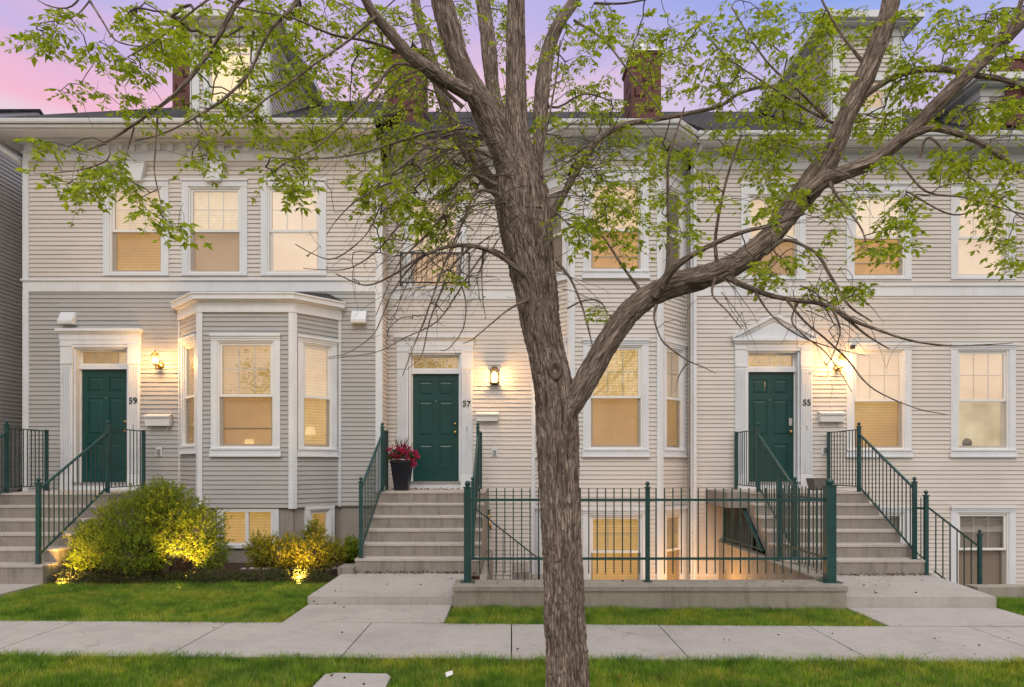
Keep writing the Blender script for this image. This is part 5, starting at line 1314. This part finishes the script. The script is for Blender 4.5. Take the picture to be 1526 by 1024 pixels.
TH = [
 ([(690, 160, 5), (645, 120, 3.6), (600, 82, 3.2), (550, 62, 3), (497, 52, 2.8), (440, 28, 2.5), (390, 18, 2.2), (350, 10, 1.8)], 4.3, 3.8),
 ([(705, 190, 5), (680, 192, 3.4), (640, 197, 3), (590, 212, 2.6), (540, 228, 2.2), (480, 236, 1.8), (420, 236, 1.3), (380, 232, .8)], 4.4, 3.9),
 ([(712, 200, 4), (672, 200, 3), (640, 215, 2.6), (600, 247, 2.2), (570, 270, 1.8), (548, 300, 1.3)], 4.4, 4.0),
 ([(735, 235, 4), (700, 222, 3), (665, 240, 2.6), (620, 262, 2.4), (575, 275, 2), (530, 300, 1.6), (500, 330, 1.2), (487, 350, .9)], 4.4, 3.9),
 ([(640, 108, 4), (592, 95, 3), (560, 130, 3), (535, 160, 2.6), (500, 195, 2.2), (468, 222, 1.8), (440, 235, 1)], 4.3, 3.9),
 ([(560, 25, 4), (520, 60, 3), (470, 95, 2.6), (430, 125, 2.4), (400, 145, 2), (370, 170, 1.6), (350, 180, 1)], 4.0, 3.7),
 ([(352, 6, 3), (320, -5, 2.4), (270, 30, 2), (230, 62, 1.6), (190, 85, 1.2)], 3.9, 3.7),
 ([(133, 0, 2.6), (155, 35, 2), (172, 60, 1.8), (205, 69, 1.4), (225, 66, .9)], 3.7, 3.7),
 ([(140, -50, 3), (120, -5, 2.2), (100, 12, 1.8), (70, 8, 1.4), (50, -5, 1)], 3.7, 3.7),
 ([(135, 0, 1.8), (115, 22, 1.6), (90, 30, 1.4), (62, 34, 1)], 3.7, 3.7),
 ([(200, 190, 2), (190, 225, 1.6), (180, 265, 1.2)], 3.8, 3.7),
 ([(235, 170, 2.4), (232, 220, 1.8), (230, 255, 1.5), (238, 295, 1.2), (243, 325, .9)], 3.8, 3.6),
 ([(290, 178, 2.2), (308, 200, 1.8), (308, 232, 1.2)], 3.8, 3.7),
 ([(130, 224, 1.6), (160, 215, 1.6), (160, 238, 1.4), (125, 252, 1.2), (82, 258, 1)], 3.8, 3.7),
 ([(740, 275, 5), (700, 260, 3.4), (672, 300, 2.8), (640, 345, 2.4), (610, 375, 2), (590, 400, 1.6), (560, 470, 1.0)], 4.4, 4.0),
 ([(745, 290, 5), (712, 285, 3.2), (690, 330, 2.6), (660, 400, 2.2), (635, 470, 1.8), (615, 520, 1.5), (600, 560, 1)], 4.4, 4.0),
 ([(760, 385, 4), (730, 372, 2.6), (705, 400, 2.2), (680, 440, 1.8), (650, 480, 1.5), (600, 505, 1.2), (560, 525, .9), (490, 535, .7)], 4.4, 4.0),
 ([(700, 368, 3), (672, 400, 2.4), (655, 440, 2), (640, 480, 1.6), (628, 530, 1.2), (610, 548, .8)], 4.4, 4.1),
 ([(690, 367, 3), (685, 410, 1.8), (694, 450, 1.5), (690, 490, 1.2), (668, 520, 1), (655, 522, .7)], 4.3, 4.1),
 ([(720, 370, 2.6), (718, 410, 1.6), (720, 450, 1.3), (724, 475, .9)], 4.35, 4.2),
 ([(790, 445, 4), (760, 460, 2.2), (735, 480, 1.6), (705, 505, 1.2), (690, 512, .8)], 4.4, 4.2),
 ([(640, 375, 3), (610, 400, 2), (585, 435, 1.7), (570, 470, 1.5), (555, 500, 1.2), (520, 525, .9), (488, 533, .7)], 4.2, 3.9),
 ([(570, 300, 2), (545, 350, 1.6), (500, 385, 1.5), (470, 380, 1), (440, 364, 1)], 4.1, 3.9),
 ([(600, 330, 2), (560, 375, 1.8), (520, 400, 1.4), (480, 402, 1), (452, 400, .8)], 4.1, 3.9),
 ([(978, 455, 4), (975, 475, 2.4), (985, 505, 2), (1000, 520, 1.8), (1026, 538, 1.5), (1050, 548, 1.1), (1067, 557, .7)], 4.4, 4.2),
 ([(1026, 538, 1.5), (1012, 560, 1.3), (1006, 585, .8)], 4.3, 4.2),
 ([(830, 390, 4), (850, 415, 3), (865, 450, 2.4), (874, 480, 2), (883, 515, 1.3)], 4.5, 4.3),
 ([(845, 460, 2), (870, 448, 1.8), (895, 450, 1.6), (908, 478, 1)], 4.4, 4.3),
 ([(960, 440, 5), (930, 400, 3), (900, 355, 2.4), (880, 340, 2), (850, 335, 1.8), (822, 310, 2)], 4.5, 4.5),
 ([(1170, 444, 3.5), (1200, 480, 2.4), (1230, 505, 2.2), (1262, 535, 2), (1290, 570, 1.8), (1320, 590, 1.5), (1370, 610, 1.2), (1412, 618, .8)], 4.3, 3.9),
 ([(1190, 448, 3), (1180, 478, 2), (1198, 500, 1.7), (1230, 525, 1.5), (1255, 560, 1.2), (1270, 585, .8)], 4.3, 4.1),
 ([(1240, 460, 3), (1252, 490, 1.8), (1245, 520, 1.5), (1232, 545, 1.0)], 4.2, 4.1),
 ([(1125, 435, 3), (1150, 470, 1.8), (1190, 500, 1.5), (1240, 518, 1.1), (1290, 530, .7)], 4.3, 4.1),
 ([(1065, 415, 4), (1062, 440, 2), (1085, 465, 1.6), (1105, 490, 1)], 4.4, 4.2),
 ([(1370, 235, 3.5), (1385, 205, 3), (1430, 250, 2.2), (1490, 300, 1.6), (1530, 330, 1)], 4.3, 4.1),
 ([(1260, 255, 4), (1330, 240, 2.6), (1380, 285, 2.4), (1440, 295, 2), (1526, 320, 1.4)], 4.35, 4.0),
 ([(1350, 285, 1.8), (1420, 320, 1.8), (1470, 300, 1.6), (1500, 255, 1.4), (1526, 240, 1)], 4.2, 4.1),
 ([(1232, 175, 5), (1190, 135, 3), (1150, 100, 2.4), (1120, 60, 2), (1090, 10, 1.6)], 4.5, 4.6),
 ([(1255, 190, 4), (1205, 165, 2.8), (1150, 130, 2.2), (1090, 90, 1.6), (1040, 40, 1.2)], 4.5, 4.8),
 ([(1288, 95, 5), (1260, 60, 3), (1235, 20, 2.4), (1215, -20, 2)], 4.5, 4.5),
 ([(885, 5, 3), (930, 5, 2.4), (980, -5, 2)], 5.2, 5.2),
 ([(855, 30, 3), (900, 60, 2.4), (940, 110, 2), (985, 165, 1.4)], 5.0, 5.0),
 ([(800, 150, 4), (830, 160, 2.4), (870, 140, 2), (910, 150, 1.4)], 5.0, 5.0),
 ([(812, 290, 4), (805, 240, 3), (815, 190, 2.4), (828, 120, 2), (835, 60, 1.5)], 4.4, 4.2),
]
for t in TH: thin(*t)
# leafy masses in the crown: picture x, y, half width, half height, number of shoots, distance
LF = [(75, 45, 40, 30, 10, 3.7), (60, 60, 30, 22, 6, 3.7), (100, 22, 30, 12, 4, 3.7), (150, 75, 30, 20, 7, 3.7), (190, 110, 28, 22, 8, 3.7), (102, 128, 24, 12, 5, 3.7), (170, 145, 20, 9, 3, 3.7),
 (75, 218, 20, 10, 4, 3.7), (60, 256, 14, 8, 3, 3.7), (110, 222, 16, 10, 3, 3.7), (125, 275, 42, 18, 13, 3.7), (165, 240, 28, 22, 9, 3.7), (190, 268, 20, 18, 6, 3.7), (225, 310, 18, 16, 5, 3.6), (262, 334, 20, 10, 4, 3.6), (215, 290, 14, 12, 3, 3.6),
 (240, 30, 55, 35, 26, 4.2), (300, 40, 55, 35, 18, 4.3), (255, 85, 38, 25, 12, 4.1), (225, 65, 30, 20, 7, 4.0), (345, 95, 45, 30, 9, 4.2), (400, 120, 40, 50, 15, 4.4), (440, 60, 55, 50, 17, 4.4), (380, 25, 60, 25, 18, 4.3), (310, 150, 40, 22, 9, 4.1), (210, 165, 24, 16, 4, 3.9),
 (290, 225, 24, 20, 8, 3.8), (320, 175, 22, 14, 5, 4), (430, 195, 55, 24, 12, 4.5), (370, 170, 30, 25, 8, 4.5), (425, 255, 35, 18, 9, 3.9), (445, 282, 18, 14, 4, 3.9), (460, 210, 30, 25, 7, 4.4), (485, 130, 45, 50, 18, 4.8), (480, 20, 60, 28, 16, 4.6), (540, 45, 50, 40, 18, 4.8),
 (560, 110, 50, 40, 18, 5.0), (530, 175, 60, 30, 14, 4.8), (560, 225, 55, 35, 18, 4.6), (580, 285, 48, 42, 20, 4.4), (555, 265, 30, 20, 6, 4.3), (575, 350, 16, 12, 3, 4.2), (650, 205, 45, 50, 18, 4.9), (640, 280, 55, 45, 22, 4.6), (635, 340, 36, 24, 11, 4.4), (672, 402, 12, 10, 3, 4.2), (615, 110, 30, 40, 12, 5.1), (665, 95, 30, 40, 8, 5.1), (690, 20, 30, 30, 7, 5.2), (690, 290, 25, 50, 10, 4.8), (600, 30, 40, 30, 10, 5.1), (600, 170, 30, 25, 8, 4.9), (640, 60, 30, 30, 8, 5.2),
 (745, 60, 25, 50, 8, 5.2), (735, 330, 20, 30, 0, 4.7), (745, 140, 18, 40, 5, 5.2), (755, 20, 25, 25, 5, 5.2),
 (845, 60, 55, 50, 22, 5.3), (825, 120, 40, 50, 14, 5.3), (870, 150, 50, 35, 15, 5.3), (900, 30, 60, 28, 14, 5.3), (845, 240, 35, 50, 16, 5.0), (815, 175, 20, 25, 4, 5.0), (875, 300, 50, 40, 17, 4.6), (850, 335, 26, 22, 6, 4.5), (915, 325, 48, 26, 13, 4.5), (930, 280, 48, 38, 14, 4.7), (880, 370, 14, 10, 2, 4.4), (925, 362, 20, 14, 4, 4.4), (1000, 300, 25, 22, 8, 4.3), (1005, 345, 25, 26, 7, 4.2),
 (950, 130, 50, 50, 18, 5.4), (960, 215, 55, 36, 20, 5.0), (900, 215, 40, 40, 12, 5.1), (960, 55, 50, 40, 14, 5.4), (1040, 50, 55, 45, 20, 5.1), (1060, 125, 50, 45, 18, 5.0), (1040, 220, 55, 46, 22, 4.8), (1100, 30, 55, 38, 18, 4.9), (1120, 100, 55, 50, 20, 4.8), (1060, 290, 30, 20, 6, 4.3),
 (1145, 185, 55, 50, 26, 4.8), (1190, 130, 45, 50, 20, 4.8), (1165, 245, 45, 36, 19, 4.6), (1220, 85, 45, 55, 20, 4.7), (1250, 145, 40, 45, 15, 4.7), (1200, 200, 45, 34, 16, 4.7), (1180, 40, 50, 40, 16, 4.8), (1235, 20, 40, 30, 9, 4.8), (1290, 30, 25, 40, 7, 4.9), (1110, 225, 40, 35, 12, 4.7),
 (1330, 55, 25, 45, 10, 4.8), (1355, 105, 40, 28, 10, 4.6), (1390, 30, 50, 26, 12, 4.4), (1455, 18, 50, 22, 14, 4.2), (1475, 38, 25, 18, 5, 4.2), (1390, 85, 40, 30, 8, 4.6), (1440, 80, 45, 30, 9, 4.6), (1500, 90, 26, 35, 8, 4.2), (1505, 170, 24, 40, 11, 4.1), (1455, 170, 45, 26, 13, 4.3), (1410, 235, 45, 24, 14, 4.3), (1350, 150, 45, 30, 14, 4.5), (1310, 190, 40, 30, 11, 4.5), (1480, 235, 40, 28, 12, 4.2), (1340, 235, 30, 20, 5, 4.4),
 (1500, 305, 22, 24, 6, 4.0), (1495, 350, 18, 18, 5, 3.9), (1512, 382, 18, 12, 4, 3.9), (1450, 285, 30, 14, 6, 4.0), (1465, 312, 16, 10, 2, 4.0), (1365, 295, 26, 16, 7, 4.1), (1330, 335, 36, 18, 11, 4.0), (1345, 360, 16, 10, 2, 4.0), (1290, 372, 34, 11, 7, 4.1), (1275, 436, 17, 14, 6, 4.0), (1220, 430, 20, 18, 6, 4.2), (1145, 415, 24, 22, 8, 4.3), (1165, 395, 22, 14, 5, 4.3), (1190, 292, 30, 18, 7, 4.3), (1245, 300, 28, 16, 6, 4.3), (1285, 285, 24, 14, 5, 4.3), (1240, 342, 14, 8, 2, 4.2), (1130, 305, 30, 18, 6, 4.3), (1210, 378, 14, 10, 2, 4.3),
 (891, 461, 9, 6, 2, 4.3)]
tg = []
for (x, y, rx, ry, n, D) in LF:
    for i in range(int(n * (.72 if x < 350 else 1.0 if x < 800 else .92) + .5)):
        a = rng.uniform(0, 2 * math.pi); q = math.sqrt(rng.uniform()); d = D + rng.normal(0, .22 if D < 4.1 else .35)
        tg.append((*P(x + rx * q * math.cos(a), y + ry * q * math.sin(a), d), 1))
for (x, y, rx, ry, n, D) in [(640, 430, 110, 80, 110, 4.2), (600, 300, 120, 80, 110, 4.5), (690, 250, 60, 90, 80, 4.7), (860, 240, 60, 70, 110, 4.6), (1180, 470, 90, 60, 42, 4.2), (1220, 540, 70, 50, 8, 4.1), (1200, 380, 80, 50, 20, 4.3), (520, 380, 70, 40, 10, 4.0), (950, 380, 70, 60, 14, 4.4), (400, 100, 150, 90, 40, 4.3), (1120, 150, 150, 90, 50, 4.8), (1400, 150, 110, 110, 36, 4.4), (1020, 460, 50, 50, 6, 4.3), (600, 90, 90, 80, 30, 4.9), (240, 160, 90, 70, 10, 3.8)]:
    for i in range(n): tg.append((*P(x + rx * rng.normal(0, .5), y + ry * rng.normal(0, .5), D + rng.normal(0, .2)), 0))
tg = np.array(tg); nodes = np.zeros((60000, 3)); cnt = len(NODES); nodes[:cnt] = NODES; cnt0 = cnt
par = list(PAR); load = [0] * cnt; rad0 = list(NRAD)
d0 = np.array([np.min(np.linalg.norm(nodes[:cnt] - t[:3], axis=1)) for t in tg]); order = np.argsort(d0)
tips = []
for k in order:
    t = tg[k, :3]; d = np.linalg.norm(nodes[:cnt] - t, axis=1) * (1 + .3 * (nodes[:cnt, 2] < t[2] - .05)); j = int(np.argmin(d)); a = nodes[j]; L = np.linalg.norm(t - a)
    if L < .02: continue
    n = max(2, int(L / .055)); mid = (a + t) / 2 + np.array([0, 0, .16 * L]) + rng.normal(0, .09 * L, 3); prev = j; last = a
    jit = rng.normal(0, .006, (n + 1, 3))
    for i in range(1, n + 1):
        s = i / n; q = a * (1 - s) ** 2 + 2 * mid * s * (1 - s) + t * s * s + (jit[i] if i < n else 0)
        nodes[cnt] = q; par.append(prev); rad0.append(0); load.append(0); prev = cnt; cnt += 1
    tips.append((prev, tg[k, 3], t - a))
    p = prev
    while p >= cnt0: load[p] += 1; p = par[p]
segs = []
for i in range(cnt0, cnt):
    rr = min(.0075, .00115 * load[i] ** .52); pr = par[i]; rp = min(.0085, .00115 * max(load[pr], load[i]) ** .52) if pr >= cnt0 else rr * 1.15
    segs.append((nodes[pr], nodes[i], rp, rr))
def droop(p, d, L, r0, sag=.9, side=5):
    """a long bare twig sweeping out and hanging down, with short side shoots"""
    p = np.array(p); d = np.array(d, float); d /= np.linalg.norm(d); n = max(4, int(L / .045)); st_ = L / n
    for i in range(n):
        f = i / n; d = d + np.array([0, 0, -sag * st_ * 1.6]) + rng.normal(0, .09, 3) * (st_ / .045) ** .5; d /= np.linalg.norm(d)
        q = p + d * st_; a = r0 * (1 - .8 * f); b = r0 * (1 - .8 * (i + 1) / n); segs.append((p, q, a, b)); p = q
        if side and i > 1 and rng.random() < .30:
            droop(p, d + rng.normal(0, .55, 3), L * rng.uniform(.12, .42) * (1 - .4 * f), max(.0009, b * .7), sag * .8, 0 if side < 5 else 3)
for (px_, py_, D_, dx, dz, n_, L0, L1) in [(745, 235, 4.35, -1, .15, 16, .7, 1.25), (760, 300, 4.3, -1, .0, 16, .6, 1.1), (700, 367, 4.2, -.7, -.3, 12, .3, .7), (640, 380, 4.1, -.8, -.3, 8, .3, .6), (640, 110, 4.0, -.9, -.2, 8, .5, .9), (700, 210, 4.9, -.7, -.2, 10, .6, 1.0),
        (830, 280, 4.4, .8, .3, 12, .4, .8), (905, 200, 4.8, .2, -.1, 10, .3, .6), (905, 200, 4.8, -.7, -.3, 8, .3, .6), (1080, 415, 4.3, .5, -.5, 5, .25, .5), (1200, 450, 4.2, .7, -.5, 8, .3, .65), (1260, 460, 4.1, .6, -.5, 4, .2, .45), (1240, 265, 4.3, .6, -.4, 6, .3, .6), (1150, 350, 4.3, .9, .1, 5, .3, .6), (820, 400, 4.3, .7, -.1, 4, .3, .6)]:
    for i in range(int(n_ * 1.4)):
        q = P(px_ + rng.normal(0, 14), py_ + rng.normal(0, 26), D_ + rng.normal(0, .08))
        droop((q.x, q.y, q.z), (dx + rng.normal(0, .3), rng.normal(0, .4), dz + rng.normal(0, .35)), rng.uniform(L0, L1), rng.uniform(.0022, .0042))
# small side spurs
for i in range(cnt0, cnt):
    if rng.random() < .16 and load[i] < 6:
        d = rng.normal(0, 1, 3); d /= np.linalg.norm(d); segs.append((nodes[i], nodes[i] + d * rng.uniform(.02, .06), .0011, .0006))
V, Fq = tubes_np(segs, 5); nobj('twigs', V, Fq, 'twig', tree, True)
C = []; D = []; L = []; st = []
for (i, leafy, dr) in tips:
    if not leafy: continue
    c = nodes[i]; 
    for kk in range(rng.integers(2, 6)):
        az = rng.uniform(0, 2 * math.pi); el = rng.uniform(-.75, .35)
        rd = np.array([math.cos(az) * math.cos(el), math.sin(az) * math.cos(el), math.sin(el)]); ln = rng.uniform(.06, .125); pr = c + rng.normal(0, .008, 3)
        m = rng.integers(3, 5); sd = np.cross(rd, (0, 0, 1.0)); sd /= max(1e-6, np.linalg.norm(sd)); base_l = rng.uniform(.030, .054); p0 = pr
        for u_ in range(1, m + 1):
            s = u_ / m; q = pr + rd * ln * s + np.array([0, 0, -.35 * ln * s * s]); st.append((p0, q, .0009, .0007)); p0 = q
            if u_ == m: C.append(q); D.append(rd + np.array([0, 0, -.5])); L.append(base_l * 1.15)
            for sg in (-1, 1): C.append(q); D.append(sd * sg + rd * .55 + np.array([0, 0, -.35]) + rng.normal(0, .25, 3)); L.append(base_l * (.75 + .3 * rng.random()))
C = np.array(C); D = np.array(D); L = np.array(L)
V, Fq = leafquads(C, D, L, L * .46, .10); nobj('crown', V, Fq, 'leaf_tree', tree)
V, Fq = tubes_np(st, 3); nobj('leaf_stalks', V, Fq, 'leaf_juniper', tree)
# knot and old branch scar at the fork
bm = B(); c = P(826, 556, 4.5); c.y -= .135
lathe(bm, (0, 0, 0), [(.050, .03), (.047, -.006), (.036, -.014), (.024, -.004), (.012, .010), (.002, .012)], 18, axis=1)
for v in bm.verts:
    v.co += Vector((noise.noise(v.co * 40) * .008, noise.noise(v.co * 40 + Vector((9, 0, 0))) * .006, noise.noise(v.co * 40 + Vector((0, 9, 0))) * .008)); v.co.z *= 1.35; v.co += c
obj('knot', bm, 'bark', tree, True)

for i, (x, y, h_, r_) in enumerate(((-13, -17, 8.5, 3.2), (-6.5, -19, 10, 3.6), (1.5, -17.5, 7.5, 2.8), (8.5, -18, 9.5, 3.4), (15, -17, 8, 3.0))):
    t_ = empty('street_tree', 'one of the leafy trees across the street, mirrored faintly in the window panes', 'tree', (x, y, -.05), 'trees across the street')
    bm = B(); tube(bm, [(x, y, -.1), (x + .1, y, 1.5), (x - .05, y, 3), (x + .1, y, h_ * .6)], [.24, .19, .16, .08], 10)
    for k in range(7):
        a = k * .9; tube(bm, [(x, y, 2.2 + k * .3), (x + math.cos(a) * 1.0, y + math.sin(a) * 1.0, 3.3 + k * .4), (x + math.cos(a) * r_ * .7, y + math.sin(a) * r_ * .7, 4.3 + k * .45)], [.09, .06, .02], 6)
    obj('trunk', bm, 'twig', t_, True)
    k = 5200; cl = rng.normal(size=(60, 3)); cl = unit(cl) * rng.uniform(.3, 1, (60, 1)) ** .5 * np.array([r_, r_, h_ * .33]) + np.array([x, y, h_ * .64])
    c_ = cl[rng.integers(0, 60, k)] + rng.normal(0, r_ * .16, (k, 3)); V, Fq = leafquads(c_, rng.normal(size=(k, 3)), rng.uniform(.10, .2, k), .1); nobj('crown', V, Fq, 'leaf_tree', t_)

# ================================================================== sky, sun, camera
w = bpy.data.worlds.new('World'); SC.world = w; w.use_nodes = True; nt = w.node_tree; nt.nodes.clear()
out = nt.nodes.new('ShaderNodeOutputWorld'); bg = nt.nodes.new('ShaderNodeBackground')
tc = nt.nodes.new('ShaderNodeTexCoord'); sep = nt.nodes.new('ShaderNodeSeparateXYZ'); nt.links.new(tc.outputs['Generated'], sep.inputs[0])
mp = nt.nodes.new('ShaderNodeMapping'); mp.inputs['Scale'].default_value = (1.4, 1.4, 7); nt.links.new(tc.outputs['Generated'], mp.inputs['Vector'])
nz = noisy(nt, mp.outputs['Vector'], 1.6, 5, .55, .4)
zz = math_(nt, 'ADD', sep.outputs[2], math_(nt, 'MULTIPLY', math_(nt, 'SUBTRACT', nz, .5), .16))
hi_ = [(.68, (.60, .60, .84)), (.85, (1.15, 1.12, 1.16)), (1, (1.35, 1.33, 1.36))]
left = ramp(nt, zz, [(0, (.62, .46, .44)), (.30, (.74, .60, .62)), (.395, (.82, .66, .76)), (.425, (.93, .50, .64)), (.455, (.86, .50, .68)), (.485, (.58, .47, .78)), (.51, (.46, .45, .82))] + hi_)
mid_ = ramp(nt, zz, [(0, (.62, .46, .44)), (.30, (.74, .60, .62)), (.45, (.84, .66, .76)), (.49, (.86, .58, .73)), (.525, (.64, .50, .78)), (.57, (.50, .46, .82))] + hi_)
fl_ = nt.nodes.new('ShaderNodeMapRange'); fl_.inputs[1].default_value = -.5; fl_.inputs[2].default_value = -.08; nt.links.new(sep.outputs[0], fl_.inputs[0])
left = mixc(nt, left, mid_, fl_.outputs[0])
right = ramp(nt, zz, [(0, (.62, .46, .44)), (.30, (.72, .60, .68)), (.44, (.62, .52, .80)), (.50, (.34, .44, .86)), (.57, (.20, .36, .84)), (.68, (.45, .52, .84)), (.85, (1.15, 1.12, 1.16)), (1, (1.35, 1.33, 1.36))])
fx_ = nt.nodes.new('ShaderNodeMapRange'); fx_.inputs[1].default_value = .0; fx_.inputs[2].default_value = .42; nt.links.new(sep.outputs[0], fx_.inputs[0])
front = mixc(nt, left, right, fx_.outputs[0])
bz = math_(nt, 'ADD', sep.outputs[2], math_(nt, 'MULTIPLY', math_(nt, 'SUBTRACT', nz, .5), .5))
back = ramp(nt, bz, [(0, (.50, .42, .34)), (.08, (1.18, .94, .78)), (.30, (1.32, 1.20, 1.10)), (.6, (1.2, 1.14, 1.10)), (1, (1.35, 1.33, 1.36))])
fy_ = nt.nodes.new('ShaderNodeMapRange'); fy_.inputs[1].default_value = .35; fy_.inputs[2].default_value = -.35; nt.links.new(sep.outputs[1], fy_.inputs[0])
col = mixc(nt, front, back, fy_.outputs[0])
nt.links.new(col, bg.inputs['Color']); bg.inputs['Strength'].default_value = 1.0
nt.links.new(bg.outputs[0], out.inputs['Surface'])
sun = bpy.data.lights.new('sun', 'SUN'); sun.energy = .95; sun.angle = R(20); sun.color = (1.0, .92, .84)
so = bpy.data.objects.new('sun', sun); COL.objects.link(so); so.rotation_euler = Vector((.03, .85, -.85)).to_track_quat('-Z', 'Y').to_euler()
cam = bpy.data.cameras.new('camera'); co = bpy.data.objects.new('camera', cam); COL.objects.link(co)
co.location = (0, 0, H); co.rotation_euler = (R(90), 0, 0); cam.sensor_width = 36; cam.lens = 36 * F0 / 1526; cam.shift_y = (CY - 512) / 1526
cam.clip_start = .05; cam.clip_end = 2000; SC.camera = co
vs = SC.view_settings; vs.view_transform = 'Standard'; vs.look = 'None'; vs.gamma = 1; vs.exposure = 0.0
